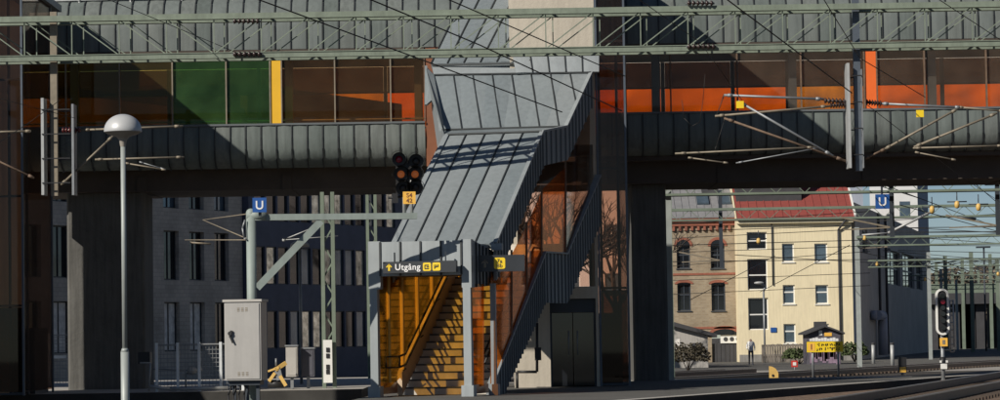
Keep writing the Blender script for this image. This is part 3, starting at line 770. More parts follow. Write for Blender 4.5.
for a, kind in ((.605, 0), (.735, 1)):
    m = MB(); c = fc(a, .5); s = hs * .72
    round_square(m, c, ux_s, s, ns)
    c = c + ns * .006
    st = lambda p, q: m.beam(c + ux_s * p[0] * s + UP * p[1] * s, c + ux_s * q[0] * s + UP * q[1] * s, .012, .022, 1)
    if kind == 0: st((-.28, .2), (.22, .2)); st((-.28, .2), (-.28, -.22)); st((-.28, -.22), (.25, -.22)); st((-.05, 0), (.25, 0))
    else: st((-.25, .25), (-.25, -.25)); st((-.25, -.1), (.2, .05)); st((.2, .28), (.2, -.05)); st((-.05, .25), (-.05, .05))
    m.build('pictogram', ['sign_yellow', 'sign_black'], exit_sign)
for a in (.15, .85):
    m = MB(); m.beam(fc(a, 1) - ns * .08, fc(a, 1.0) - ns * .08 + UP * .2, .03, .03); m.build('bracket', 'dark_steel', exit_sign)

yk = 60.6
o0 = at(474, 272, yk); o1 = at(524.5, 271.5, yk - .1); ux_t = V((o1.x - o0.x, o1.y - o0.y, 0)).normalized(); nt_ = ux_t.cross(UP)
Lt = (o1 - o0).length; ht = at(500, 255.5, yk).z - at(500, 272, yk).z
# sign sits clear of the canopy side
ts = empty('track_sign', o0, 'black projecting sign with one yellow square for the track, beside the canopy', 'sign')
m = MB(); m.obox(o0, ux_t * Lt, -nt_ * .12, UP * ht); m.build('sign_box', 'sign_black', ts)
fk = lambda a, b: o0 + ux_t * (a * Lt) + UP * (b * ht) + nt_ * .003
m = MB(); arrow_poly(m, fk(.22, .5), ux_t, ht * .5, V((0, 0, 0))); m.build('arrow', 'tan_tube', ts)  # arrow dimmed in its colour for the shadow on this end
m = MB(); round_square(m, fk(.51, .5), ux_t, ht * .68, nt_); m.build('number_square', 'sign_yellow', ts)
text('lettering', '7a', fk(.51, .52) + nt_ * .006, ht * .34, 'sign_black', ts, ux_t, 'CENTER')
text('lettering', '8b', fk(.51, .24) + nt_ * .006, ht * .34, 'sign_black', ts, ux_t, 'CENTER')
m = MB(); m.beam(fk(.12, .5) - nt_ * .12, fk(.12, .5) - nt_ * .7, .05, .05); m.build('bracket', 'dark_steel', ts)

def u_sign(px, py, Y, w, label, pole_to=None):
    c = at(px, py, Y); s = w * Y / F
    root = empty('platform_letter_sign', c, label, 'sign', 'blue U signs')
    m = MB(); m.box(c.x - s / 2, c.x + s / 2, Y, Y + .05, c.z - s * .52, c.z + s * .52); m.build('sign_plate', 'sign_blue', root)
    text('lettering', 'U', V((c.x, Y - .004, c.z - s * .3)), s * .86, 'sign_white', root, V((1, 0, 0)), 'CENTER', .006)
    if pole_to:
        m = MB(); m.beam((c.x, Y + .1, c.z - s * .5), (c.x, Y + .1, pole_to), .06, .06, up=V((0, 1, 0))); m.build('bracket', 'dark_steel', root)
u_sign(259.5, 205, 58.3, 14, 'blue square sign with white U on top of the green signal arm', at(259, 216, 58.3).z)
u_sign(882.5, 201.5, 87.6, 14, 'blue square sign with white U hanging under the bridge by the red roof', at(882, 188, 87.6).z + .1)

# ================================================================== OVERHEAD GANTRY
YG = 62.3; kG = YG / F
zt_g, zb_g = at(500, 11.5, YG).z, at(500, 51.5, YG).z
gan = empty('overhead_gantry', (0, YG, zb_g), 'pale green lattice gantry beam spanning the whole width above the stairs', 'gantry')
xa, xb = -13.5, 13.5
for j, yy in enumerate((YG, YG + .62)):
    m = MB(); m.box(xa, xb, yy - .07, yy + .07, zt_g - .055, zt_g + .055); m.box(xa, xb, yy - .09, yy + .09, zt_g - .075, zt_g - .057); m.build('chord', 'gantry_green', gan)
    m = MB(); m.box(xa, xb, yy - .07, yy + .07, zb_g - .055, zb_g + .055); m.box(xa, xb, yy - .09, yy + .09, zb_g + .057, zb_g + .075); m.build('chord', 'gantry_green', gan)
    m = MB(); step = 47.6 * kG; xs = [(25 - 500) * kG + step * i + (.17 if j else 0) for i in range(-3, 24)]
    for i, x in enumerate(xs):
        if xa < x < xb: m.beam((x, yy, zb_g), (x, yy, zt_g), .024, .024, up=V((0, 1, 0)))
        x2_ = x + step
        if xa < x and x2_ < xb:
            if x < (215 - 500) * kG: m.beam((x, yy, zt_g - .05), (x2_, yy, zb_g + .05), .024, .024)
            else: m.beam((x, yy, zb_g + .05), (x2_, yy, zt_g - .05), .024, .024)
    m.build('lattice', 'gantry_green', gan)
m = MB()
for i, x in enumerate(xs):
    for z in (zt_g, zb_g):
        if xa < x < xb: m.beam((x, YG, z), (x, YG + .62, z), .04, .04)
m.build('cross_bracing', 'gantry_green', gan)
for px in (-90, 1090):
    x = (px - 500) * kG
    m = MB(); m.box(x - .18, x + .18, YG + .1, YG + .5, 0, zt_g + .1); m.build('mast', 'gantry_green', gan)

def ins_row(px0, px1, py, label):
    a, b = at(px0, py, YG - .12), at(px1, py, YG - .12)
    root = empty('insulator_string', a, label, 'insulator', 'insulator strings on the gantry')
    m = MB(); m.disc_stack(a, b, 6, .07, .02); m.build('discs', 'insul', root)
    m = MB(); m.tube(a, a + V((0, .12, 0)), .02, 6); m.tube(b, b + V((0, .12, 0)), .02, 6); m.build('clamp', 'galv', root)
ins_row(233, 260, 21, 'dark insulator string on the top chord above the yellow window panel')
ins_row(233, 262, 54, 'dark insulator string on the bottom chord above the yellow window panel')
ins_row(687, 714, 3, 'dark insulator string on the top chord above the orange panes beside the tower')
ins_row(687, 716, 46.5, 'dark insulator string on the bottom chord above the orange panes beside the tower')

def drop_post(px, ytop, ybot, cage, label, polemat):
    Y = YG + .31; c = at(px, ytop, Y)
    zbm = at(px, ybot, Y).z
    root = empty('drop_post', V((c.x, Y, zbm)), label, 'drop post', 'drop posts hanging from the gantry')
    m = MB(); m.box(c.x - .075, c.x + .075, Y - .07, Y + .07, zbm, c.z); m.build('post', polemat, root)
    (p0, q0), (p1, q1), (yt, yb) = cage
    for a, b, mm in ((p0, q0, 'galv_pale'), (p1, q1, 'galv')):
        A0 = at(a, yt if mm == 'galv_pale' else yt + 6, Y - .22); B0 = at(b, yb, Y - .22)
        m = MB(); m.box(A0.x, B0.x, Y - .26, Y + .2, B0.z, A0.z); m.build('guard_plate', mm, root)
    A0, B0 = at(q0, yt, Y), at(p1, yb, Y)
    m = MB()
    for i in range(4):
        z = B0.z + (A0.z - B0.z) * (.12 + .25 * i)
        for y0_ in (Y - .29, Y + .205):
            m = MB(); m.box(A0.x - .02, B0.x + .02, y0_, y0_ + .025, z - .013, z + .013); m.build('bracket', 'black', root)
    m = MB()
    n = 7; zs_ = [B0.z + (A0.z - B0.z) * i / n for i in range(n + 1)]
    for i in range(n): m.beam((A0.x, Y + .19, zs_[i]), (B0.x, Y + .19, zs_[i + 1]), .006, .006); m.beam((B0.x, Y + .19, zs_[i]), (A0.x, Y + .19, zs_[i + 1]), .006, .006)
    m.build('mesh_screen', 'dark_steel', root)
drop_post(53.5, 12, 196, ((41, 44.5), (71.5, 74.5), (98, 195)), 'brown hanging drop post with grey guard plates at the left', 'tan_tube')
drop_post(855, -10, 171, ((846.5, 851.5), (861, 864), (63, 168)), 'grey hanging drop post with guard plates by the orange panel', 'blue_steel')

# cantilevers
def cantilever(name_label, parts, tags=(), ins=(), Y=YG + .31):
    p0 = at(*parts[0][0], Y)
    root = empty('cantilever_arm', p0, name_label, 'cantilever', 'catenary cantilevers on the drop posts')
    for (a, b, mm, r) in parts:
        m = MB(); P, Q = at(*a, Y), at(*b, Y); r = r * .8; m.tube(P, Q, r, 8)
        for s in (.06, .94): q = P.lerp(Q, s); e = (Q - P).normalized() * .05; m.tube(q - e, q + e, r * 1.5, 8)
        m.build('tube', mm, root)
    for a, b, mm in ins:
        m = MB(); m.disc_stack(at(*a, Y), at(*b, Y), 6, .075, .03); m.build('insulator', mm, root)
    for px, py in tags:
        m = MB(); q = at(px, py, Y - .06); m.box(q.x - .085, q.x + .085, q.y, q.y + .01, q.z - .08, q.z + .08); m.build('tag_plate', 'sign_yellow', root)
cantilever('catenary cantilever left of the grey drop post, over the orange panes, with a yellow tag',
    [((724, 95), (824, 99), 'galv', .035), ((715, 116), (830, 106), 'tan_tube', .032), ((738, 101), (833, 156), 'galv', .035), ((724, 118), (846, 161), 'rust_tube', .032),
     ((675, 153.5), (818, 147), 'tan_tube', .026), ((688, 157.5), (728, 163), 'tan_tube', .02), ((736, 163), (818, 148), 'galv', .018), ((724, 95), (716, 117), 'wire', .012), ((725, 118), (715, 150), 'wire', .008)],
    [(740, 104.5)], [((824, 100.5), (846, 101.5), 'insul'), ((830, 105.5), (846, 104.5), 'insul')])
cantilever('catenary cantilever right of the grey drop post, over the red orange panes',
    [((881, 103.5), (962, 107.5), 'galv', .035), ((884, 149.5), (958, 108.5), 'tan_tube', .032), ((914, 147), (997, 113), 'tan_tube', .032), ((913, 148), (1005, 145.5), 'tan_tube', .024), ((915, 152), (956, 160), 'tan_tube', .02), ((958, 107), (1004, 111), 'tan_tube', .026), ((866, 158), (884, 149.5), 'rust_tube', .03)],
    [(920, 113.5)], [((866, 102), (882, 103.5), 'insul')])
cantilever('catenary cantilever right of the brown drop post, behind the domed lamp',
    [((81, 130), (183, 126), 'tan_tube', .03), ((61, 185), (113, 136), 'tan_tube', .032), ((95, 159.5), (184, 157), 'tan_tube', .026), ((125, 163), (166, 170), 'tan_tube', .02), ((140, 162), (164, 169), 'galv', .014)],
    [], [((62, 130.5), (81, 130), 'insul_red')])
cantilever('catenary cantilever at the left picture edge, across the brown glass',
    [((-25, 132.5), (31, 131), 'tan_tube', .03), ((-25, 150), (34, 178), 'rust_tube', .03)])

# overhead wires
def wire(pts, r, label, group='overhead wires', mm='wire', n=5):
    P = [at(*p) for p in pts]; L = P[0]
    m = MB()
    for a, b in zip(P, P[1:]): m.tube(a, b, r, n)
    tag(m.build('overhead_wire', mm, loc=L), label, 'overhead wire', group)
wire([(180, -30, 46), (260, 0, 50), (420, 59, 57), (562, 112, 64)], .014, 'dark wire slanting from the top down across the middle of the zinc stair roof')
wire([(310, -26, 46), (372, 0, 49), (480, 45, 55), (622, 111, 64)], .014, 'dark wire slanting down from the top to the foot of the brown glass corner')
wire([(390, -26, 46), (450, 0, 49), (625, 76, 62)], .012, 'dark wire slanting across the cream concrete lift tower')
wire([(690, -26, 50), (728, 0, 53), (852, 93, 62)], .014, 'dark wire slanting down to the grey drop post')
wire([(812, -20, 50), (860, 58, 62), (925, 97, 70)], .010, 'dark wire slanting down over the red orange panes beside the orange panel')
wire([(905, -25, 55), (940, 0, 57), (1010, 46, 62)], .009, 'fine wire slanting across the top right corner of the bridge roof')
wire([(590, -22, 52), (640, 0, 54), (700, 42, 60), (742, 100, 62)], .008, 'fine wire slanting over the shaded orange pane to the yellow tag')
wire([(60, -20, 55), (110, 0, 57), (250, 58, 66)], .008, 'fine wire slanting over the left roof cladding to the green pane')
wire([(-10, 96, 60), (75, 118, 62)], .007, 'fine wire running from the left edge to the brown drop post')
wire([(866, 104, 62), (960, 176, 75), (1005, 205, 90)], .008, 'fine wire slanting from the grey drop post down to the right edge')
wire([(60, 100, 62), (30, 122, 60), (-20, 155, 56)], .008, 'thin wire sloping away from the brown drop post to the left edge')
wire([(682, 100, 62.5), (684, 118, 62.5), (692, 126, 62.5), (700, 122, 62.5), (703, 100, 62.5), (705, 74, 62.5)], .007, 'thin loop of slack wire hanging over the shaded orange pane')

# ================================================================== PLATFORM FURNITURE
# lamp
Yl = 36.0; c = at(123, 140, Yl)
lamp = empty('platform_lamp', (c.x, Yl, PZ - .55), 'grey platform lamp with a half dome shade on a slim pole', 'lamp')
m = MB(); m.tube((c.x, Yl, 0), (c.x, Yl, at(123, 352, Yl).z), .055, 16); m.tube((c.x, Yl, at(123, 352, Yl).z), (c.x, Yl, at(123, 350, Yl).z + .02), .055, 16, .038)
m.tube((c.x, Yl, at(123, 350, Yl).z), (c.x, Yl, c.z), .033, 16); m.build('pole', 'pole_grey', lamp)
rd = 19 * Yl / F; zr = at(123, 131, Yl).z; ztop = at(123, 114, Yl).z
m = MB(); hh = ztop - zr
m.lathe((c.x, Yl, zr), [(rd * .985, -.012), (rd, 0)] + [(rd * math.cos(t), hh * math.sin(t)) for t in [R(10 * i) for i in range(1, 10)]] , 32)
m.build('lamp_shade', 'lamp_grey', lamp)
m = MB(); m.lathe((c.x, Yl, zr), [(rd * .98, -.010), (rd * .8, -.04), (rd * .35, -.075), (.05, -.12), (.036, -.2)], 28); m.build('diffuser', 'lamp_under', lamp)

# cabinet
Yc = 58.0; a, b2 = at(225, 381, Yc), at(262, 381, Yc); w = b2.x - a.x; zt_ = at(245, 302, Yc).z; zb_ = at(245, 380.5, Yc).z
ang = R(7); cu_ = V((math.cos(ang), -math.sin(ang), 0)); cv_ = V((math.sin(ang), math.cos(ang), 0))
o = V((a.x, Yc, zb_))
cab = empty('equipment_cabinet', (a.x + .4, Yc + .3, PZ), 'pale grey metal equipment cabinet with a lever lock on a short stand', 'cabinet')
D_c = .62
m = MB(); m.obox(o, cu_ * w, cv_ * D_c, UP * (zt_ - zb_)); m.build('body', 'cabinet', cab)
m = MB(); m.obox(o + UP * (zt_ - zb_ + .002) - cu_ * .03 - cv_ * .03, cu_ * (w + .06), cv_ * (D_c + .06), UP * .05); m.build('roof', 'grey_box', cab)
m = MB(); m.obox(o + UP * .03 + cu_ * .03 - cv_ * .02, cu_ * (w - .06), cv_ * .018, UP * (zt_ - zb_ - .06)); dr = m.build('door', 'cabinet', cab)
m = MB()
for row in (.06, .88):
    for i in range(3):
        for k in range(3): m.obox(o + UP * ((zt_ - zb_) * row + .03 * k) + cu_ * (w * .36 + i * .085) - cv_ * .026, cu_ * .05, cv_ * .008, UP * .014)
m.build('louvres', 'tan_tube', dr)
m = MB(); q = o + UP * ((zt_ - zb_) * .55) + cu_ * .13 - cv_ * .03
m.beam(q - cv_ * .02, q - cv_ * .02 + UP * .14 + cu_ * .03, .04, .05); m.beam(q + UP * .02 - cv_ * .04, q - UP * .12 + cu_ * .06 - cv_ * .04, .03, .03); m.tube(q + UP * .08, q + UP * .08 - cv_ * .06, .045, 8)
m.build('lever_lock', 'black', dr)
m = MB()
for f in (.15, .5, .8): m.obox(V((o.x, o.y, PZ - .5)) + cu_ * (w * f) + cv_ * .2, cu_ * .07, cv_ * .07, UP * (zb_ - PZ + .5))
m.obox(V((o.x, o.y, zb_ - .1)) + cu_ * .05 + cv_ * .1, cu_ * (w - .1), cv_ * .4, UP * .098)
m.build('stand', 'dark_steel', cab)
m = MB()
for i in range(4):
    q = o + cu_ * (.1 + .08 * i) + cv_ * .12
    m.path([q + UP * .0, q + V((.02 * i, 0, -.15)), q + V((-.06 + .03 * i, 0, -.3)), V((q.x, q.y, PZ - .5))], .02, 6)
m.build('cables', 'black', cab)

# signal arm
Ya = 58.9
sa = empty('signal_arm', V((at(251, 300, Ya).x, Ya, PZ)), 'pale green signal arm, a post with one long cantilevered beam and a brace', 'signal arm')
pz = at(251, 216, Ya)
m = MB(); m.tube((pz.x, Ya, 0), (pz.x, Ya, pz.z + .06), .105, 14); m.ball((pz.x, Ya, pz.z + .05), .11); m.build('post', 'pale_green_metal', sa)
m = MB(); m.beam(at(252, 217.5, Ya), at(417, 216, Ya + .45), .14, .13); m.tube(at(247, 215, Ya), at(266, 215.5, Ya), .11, 12); m.build('beam', 'pale_green_metal', sa)
m = MB(); m.beam(at(257, 288, Ya), at(321, 221, Ya + .18), .09, .15); m.build('brace', 'pale_green_metal', sa)
m = MB(); m.path([at(245, 220, Ya - .12), at(242.5, 228, Ya - .14), at(244, 238, Ya - .12), at(247, 240, Ya - .1)], .02); m.build('cable_loop', 'galv', sa)
# signal heads
Ys = 59.3
sg = empty('railway_signal', at(409, 213, Ys), 'black cluster signal with two orange lamps above an orange number plate', 'signal')
hoods = [((399, 159), 8.5, None), ((416, 161), 9, None), ((401, 174), 9, 'bulb_orange'), ((415, 174), 9, 'bulb_orange'), ((403, 188), 9, None), ((415.5, 187), 9, None)]
m = MB(); ctr = at(408.5, 174, Ys + .12); m.box(ctr.x - .27, ctr.x + .27, Ys + .1, Ys + .3, at(408, 193, Ys).z, at(408, 160, Ys).z); m.build('back_board', 'black', sg)
for (px, py), r, bulb in hoods:
    q = at(px, py, Ys); rad = r * Ys / F
    m = MB(); m.tube(q + V((0, .3, 0)), q + V((0, .02, 0)), rad * .82, 16)
    # visor: open half tube
    n = 14; vs = []
    for t in range(n + 1):
        aa = R(-15 + 210 * t / n)
        for yy, rr_ in ((.05, rad), (-.22, rad * .93)): vs.append(q + V((math.cos(aa) * rr_, yy, math.sin(aa) * rr_)))
    m.add(vs, [(2 * t, 2 * t + 1, 2 * t + 3, 2 * t + 2) for t in range(n)], 0, True)
    hd = m.build('lamp_head', 'black', sg, fix=False)
    m = MB(); m.ball(q + V((0, .0, -.005)), rad * .42, (1, .5, 1)); m.build('lens', bulb if bulb else 'lens_red' if py < 160 else 'black', hd)
q0, q1 = at(403, 204, Ys - .2), at(415.5, 191.5, Ys - .2)
m = MB(); m.box(q0.x, q1.x, Ys - .2, Ys - .18, q0.z, q1.z); npl = m.build('number_plate', 'plate_orange', sg)
text('lettering', 'S4', V(((q0.x + q1.x) / 2, Ys - .204, q0.z + .142)), .125, 'brown_panel', npl, V((1, 0, 0)), 'CENTER')
text('lettering', '42', V(((q0.x + q1.x) / 2, Ys - .204, q0.z + .03)), .125, 'brown_panel', npl, V((1, 0, 0)), 'CENTER')
m = MB(); q = at(408, 213, Ys); m.tube((q.x - .08, Ys + .1, q.z), (q.x - .08, Ys + .1, ctr.z), .04, 8); m.tube((q.x + .08, Ys + .1, q.z), (q.x + .08, Ys + .1, ctr.z), .035, 8)
m.build('mount', 'galv_pale', sg)
m = MB(); 
q = at(395, 198, Ys); m.tube(at(388, 198, Ys + .1), at(408, 196, Ys + .1), .03, 6); m.box(q.x - .06, q.x + .06, Ys, Ys + .15, q.z - .1, q.z + .1)
m.build('junction_box', 'black', sg)

# ------------------------------------------------------------------ things on the far left platform
def mesh_fence(pxs, ytop, ybot, Y, label, rows=6, z0=PZ):
    root = empty('mesh_fence', (at(pxs[0], ybot, Y).x, Y, z0), label, 'fence')
    zt = at(pxs[0], ytop, Y).z
    for px in pxs:
        x = at(px, ybot, Y).x; m = MB(); m.box(x - .035, x + .035, Y - .03, Y + .03, z0, zt + .05); m.build('fence_post', 'fence_post', root)
    xa_, xb_ = at(pxs[0], 380, Y).x, at(pxs[-1], 380, Y).x
    m = MB(); z = z0 + .08
    while z < zt: m.beam((xa_, Y + .04, z), (xb_, Y + .04, z), .012, .014); z += .11
    x = xa_
    while x < xb_: m.beam((x, Y + .055, z0 + .05), (x, Y + .055, zt), .011, .011, up=V((0, 1, 0))); x += .09
    m.build('mesh_panel', 'fence_mesh', root)
    m = MB(); m.beam((xa_, Y, zt), (xb_, Y, zt), .03, .03); m.build('top_rail', 'fence_mesh', root)
mesh_fence([157, 178, 199.5, 221, 243], 345, 388, 72.6, 'grey mesh fence with pale posts standing right of the broad pier')
mesh_fence([8, 26, 49.5, 72], 336, 384, 88, 'grey mesh fence with a white mid rail left of the broad pier')
m = MB(); m.beam(at(18, 357.5, 87.7), at(66, 357, 87.7), .05, .09)
for px in (22, 50): x = at(px, 357, 87.7); m.beam(V((x.x, 87.7, PZ)), x, .05, .05, up=V((0, 1, 0)))
tag(m.build('guard_rail', 'fence_post', loc=at(18, 357, 87.7)), 'white horizontal guard rail in front of the fence left of the pier', 'rail')
root = empty('floodlight', (at(193, 385, 73.2).x, 73.2, PZ), 'small round white lamp head on a thin bent stand by the fence', 'lamp')
m = MB(); q = at(192, 371, 73.2); m.ball(q, .12, (1.1, .7, .9)); m.tube(q, q + V((.25, .1, .02)), .05, 8); m.build('lamp_head', 'galv_pale', root)
m = MB(); m.path([V((at(186, 388, 73.2).x, 73.2, PZ)), at(186, 374, 73.2), q], .02); m.tube(at(152, 369, 73.2), q, .02, 6); m.build('stand', 'galv', root)
root = empty('platform_bench', (at(147, 385, 73.4).x, 73.4, PZ), 'dark bench with a thin white frame right beside the broad pier', 'bench')
m = MB(); m.box(at(138, 362, 73.4).x, at(150, 362, 73.4).x, 73.4, 73.9, at(145, 364, 73.4).z, at(145, 352, 73.4).z); m.build('seat', 'black', root)
m = MB(); m.path([at(140, 363, 73.3), at(150.5, 363, 73.3), V((at(149, 386, 73.3).x, 73.3, PZ))], .025); m.build('frame', 'galv_pale', root)
m = MB(); m.tube(at(150, 386.5, 72.2), at(170, 389.3, 72.2), .05, 6); m.tube(at(170, 389.3, 72.2), at(228, 388, 72.2), .05, 6)
tag(m.build('floor_pipe', 'galv_pale', loc=at(150, 386, 72.2)), 'pale pipe lying on the platform in front of the mesh fence', 'pipe')

def small_cabinet(px0, px1, y0, y1, Y, mm, label):
    a, b_ = at(px0, y1, Y), at(px1, y0, Y)
    root = empty('trackside_cabinet', ((a.x + b_.x) / 2, Y, PZ), label, 'cabinet', 'small trackside cabinets')
    m = MB(); m.box(a.x, b_.x, Y, Y + .35, a.z, b_.z); m.build('body', mm, root)
    m = MB(); m.box(a.x + .03, b_.x - .03, Y - .012, Y - .003, a.z + .04, b_.z - .04); m.build('door', mm, root)
    m = MB(); m.box(a.x - .02, b_.x + .02, Y - .03, Y + .38, b_.z + .002, b_.z + .04); m.build('lid', 'galv', root)
    m = MB(); cx = (a.x + b_.x) / 2; m.box(cx - .04, cx + .04, Y + .1, Y + .18, PZ, a.z); m.build('leg', 'galv', root)
small_cabinet(286, 297, 346.5, 377, 73.5, 'grey_box', 'pale upright cabinet on one leg beside the yellow bent frame')
small_cabinet(301.5, 314, 349, 377, 73.8, 'dark_box', 'dark upright cabinet right of the thin lamp pole')
root = empty('track_stop', (at(277, 384, 73).x, 73, PZ), 'ochre yellow bent metal track stop with an angled arm', 'track stop')
m = MB(); m.beam(at(268, 371.5, 73), at(279, 367.5, 73), .05, .05); m.beam(at(275, 370, 73), at(286, 363, 73.1), .08, .10); m.build('arm', 'yellow_paint', root)
m = MB(); m.beam(at(269, 381.5, 73), at(275, 373, 73), .07, .08); m.beam(at(280, 376, 73), at(286, 386, 73), .07, .09); m.beam(at(277, 368, 73.05), at(280, 380, 73.05), .1, .16, 1); m.build('frame', ['yellow_paint', 'galv'], root)
m = MB(); m.tube(at(268, 384, 73.1), at(284, 384.5, 73.1), .1, 10); m.build('base', 'black', root)
m = MB(); m.tube(at(276, 358.5, 73), at(276, 366, 73), .025, 6); m.build('pin', 'galv', root)
m = MB(); x = at(300.5, 300, 82).x; m.tube((x, 82, PZ), (x, 82, at(300, 247, 82).z), .045, 8); 
root = empty('lamp_pole', (x, 82, PZ), 'thin grey lamp pole standing before the blue banded office', 'lamp pole')
m.build('pole', 'galv', root); q = V((x, 82, at(300, 247, 82).z)); m = MB(); m.lathe(q, [(.04, -.02), (.28, .0), (.26, .1), (.12, .2), (.01, .23)], 14); m.build('lamp_head', 'grey_box', root)
m = MB(); m.tube(q + V((-.5, .1, .25)), q + V((.45, .1, .35)), .02, 6); m.build('cross_arm', 'galv', root)

def lattice_mast(px, Y, w, ytop, label, z0=0.0):
    x = at(px, 300, Y).x; zt = at(px, ytop, Y).z
    root = empty('catenary_mast', (x, Y, z0), label, 'mast', 'green lattice catenary masts')
    for s in (-1, 1):
        m = MB(); m.box(x + s * w / 2 - .05, x + s * w / 2 + .05, Y - .08, Y + .08, z0, zt); m.build('leg', 'mast_green', root)
    m = MB(); z = z0 + .2
    while z < zt - .5:
        m.beam((x - w / 2, Y, z), (x + w / 2, Y, z + .45), .04, .04); m.beam((x + w / 2, Y, z + .45), (x - w / 2, Y, z + .9), .04, .04); z += .9
    m.build('lattice', 'mast_green', root)
    return root
r_ = lattice_mast(328.5, 74, .27, 192, 'green lattice mast with a white plate near its foot, before the blue banded office', PZ)
m = MB(); a, b_ = at(323.5, 383, 73.8), at(332, 340, 73.8); m.box(a.x, b_.x, 73.8, 73.85, a.z, b_.z)
for yy in (350, 356, 367, 372): q = at(328, yy, 73.78); m.box(q.x - .05, q.x + .04, 73.78, 73.79, q.z - .06, q.z + .06, 1)
m.build('plate', ['white_trim', 'black'], r_)
lattice_mast(372.5, 92, .26, 150, 'green lattice mast partly hidden by the left edge of the zinc canopy')

# far left catenary span
m = MB(); m.path([at(203, 220, 95), at(262, 212, 90)], .02); m.path([at(203, 220, 95), at(250, 240, 90)], .02); m.path([at(185, 240, 95), at(248, 240, 90)], .02); m.path([at(190, 242.5, 95), at(211, 244, 95)], .035)
tag(m.build('catenary_bracket', 'tan_tube', loc=at(203, 220, 95)), 'thin rusty catenary bracket left of the green signal arm', 'bracket')
m = MB(); m.path([at(283, 240, 88), at(320, 225, 88)], .02); m.path([at(283, 240, 88), at(338, 236, 88)], .015); m.ball(at(284, 240, 88), .06)
tag(m.build('catenary_bracket', 'galv_pale', loc=at(283, 240, 88)), 'thin pale catenary bracket behind the diagonal brace of the signal arm', 'bracket')

# ================================================================== LEFT OFFICE BUILDINGS
phi = R(62); uO = V((math.cos(phi), math.sin(phi), 0)); nO = V((uO.y, -uO.x, 0))
O0 = V((-.1857 * 118, 118, 0))
off = empty('office_building', O0, 'dark grey brick office block in shade with narrow paired windows', 'office building')
WO, HO = 20.0, 12.9
holes = []
for rz in (1.45, 4.78, 8.13):
    t = 14.0 - 2.1 * 6
    while t < WO - .8:
        holes.append((t - .62, t + .62, rz, rz + 2.3)); t += 2.1
m = MB(); Pf = facade(m, O0, uO, nO, WO, HO, holes, .3)
bk_ = -nO * 14
m.quad(O0 + bk_, O0, O0 + UP * HO, O0 + bk_ + UP * HO); e_ = O0 + uO * WO
m.quad(e_, e_ + bk_, e_ + bk_ + UP * HO, e_ + UP * HO); m.quad(O0 + UP * HO, e_ + UP * HO, e_ + bk_ + UP * HO, O0 + bk_ + UP * HO)
m.build('wall', 'office_wall', off)
for i, h in enumerate(holes):
    pane = 'win_dark'
    if h[2] < 2 and i in (2, 6, 7, 3): pane = 'curtain'
    elif rnd.random() < .12: pane = 'win_blue'
    window(Pf, h, off, 'office_frame', pane, .28, .06, 2)
m = MB(); m.obox(O0 + uO * -.1 + nO * .15 + UP * (HO + .003), uO * (WO + .2), -nO * 1, UP * .3); m.build('parapet', 'office_dark', off)
O1 = O0 + uO * 20.05 + nO * .35
rib = empty('office_building', O1, 'office block with dark blue bands and tall pale window strips', 'office building')
W1 = 15.0; HR1 = 14.4; holes = []
for rz in (1.5, 4.65, 7.75, 10.85):
    t = .5
    while t < W1 - 1.6:
        holes.append((t, t + .9, rz, rz + 1.85)); t += 1.06
m = MB(); Pf = facade(m, O1, uO, nO, W1, HR1, holes, .15)
e_ = O1 + uO * W1; m.quad(e_, e_ + bk_, e_ + bk_ + UP * HR1, e_ + UP * HR1); m.quad(O1 + UP * HR1, e_ + UP * HR1, e_ + bk_ + UP * HR1, O1 + bk_ + UP * HR1)
m.quad(O1, O1 - nO * .4, O1 - nO * .4 + UP * HR1, O1 + UP * HR1)
m.build('wall', 'office_dark', rib)
for i, h in enumerate(holes):
    window(Pf, h, rib, 'office_frame', rnd.choice(['win_reflection', 'win_reflection', 'win_dark', 'win_dark', 'win_blue']), .13, .05, 1)

O2 = O1 + uO * 15.05
anx = empty('office_annex', O2, 'low brownish office annex behind the left edge of the zinc canopy', 'office building')
holes = [(t, t + 1.3, rz, rz + 1.9) for rz in (1.3, 4.5, 7.6) for t in (1.0, 3.6, 6.2, 8.8, 11.4)]
m = MB(); Pf = facade(m, O2, uO, nO, 14.0, 10.6, holes, .2); e_ = O2 + uO * 14
m.quad(e_, e_ + bk_, e_ + bk_ + UP * 10.6, e_ + UP * 10.6); m.quad(O2 + UP * 10.6, e_ + UP * 10.6, e_ + bk_ + UP * 10.6, O2 + bk_ + UP * 10.6)
m.build('wall', 'brick', anx)
for h in holes: window(Pf, h, anx, 'office_frame', rnd.choice(['win_dark', 'win_blue', 'curtain']), .18, .07, 2)

# ================================================================== RIGHT BUILDINGS
def zY(py, px, Y): return at(px, py, Y).z
# yellow house
Yy = 188.0; ky = Yy / F
X0, X1 = at(738.5, 300, Yy).x, at(853, 300, Yy).x
yel = empty('yellow_house', ((X0 + X1) / 2, Yy, 0), 'pale yellow plastered house with a red roof and tall stair window', 'house')
HE = zY(219, 790, Yy)
def hole(x0, x1, y0, y1): return (at(x0, 300, Yy).x - X0, at(x1, 300, Yy).x - X0, zY(y1, (x0 + x1) / 2, Yy), zY(y0, (x0 + x1) / 2, Yy))
wins = [hole(a, b, c, d) for (c, d) in ((243.5, 262), (285, 304), (324, 343.5)) for (a, b) in ((783, 795), (815.5, 828.5))]
st = [hole(748, 768, 232, 249.5), hole(748, 768, 259, 290), hole(748, 768, 298, 330)]
m = MB(); Pf = facade(m, (X0, Yy, 0), (1, 0, 0), (0, -1, 0), X1 - X0, HE, wins + st, .22)
m.quad((X1, Yy, 0), (X1, Yy + 11, 0), (X1, Yy + 11, HE), (X1, Yy, HE)); m.quad((X0, Yy, 0), (X0, Yy + 11, 0), (X0, Yy + 11, HE), (X0, Yy, HE)); m.quad((X0, Yy + 11, 0), (X1, Yy + 11, 0), (X1, Yy + 11, HE), (X0, Yy + 11, HE))
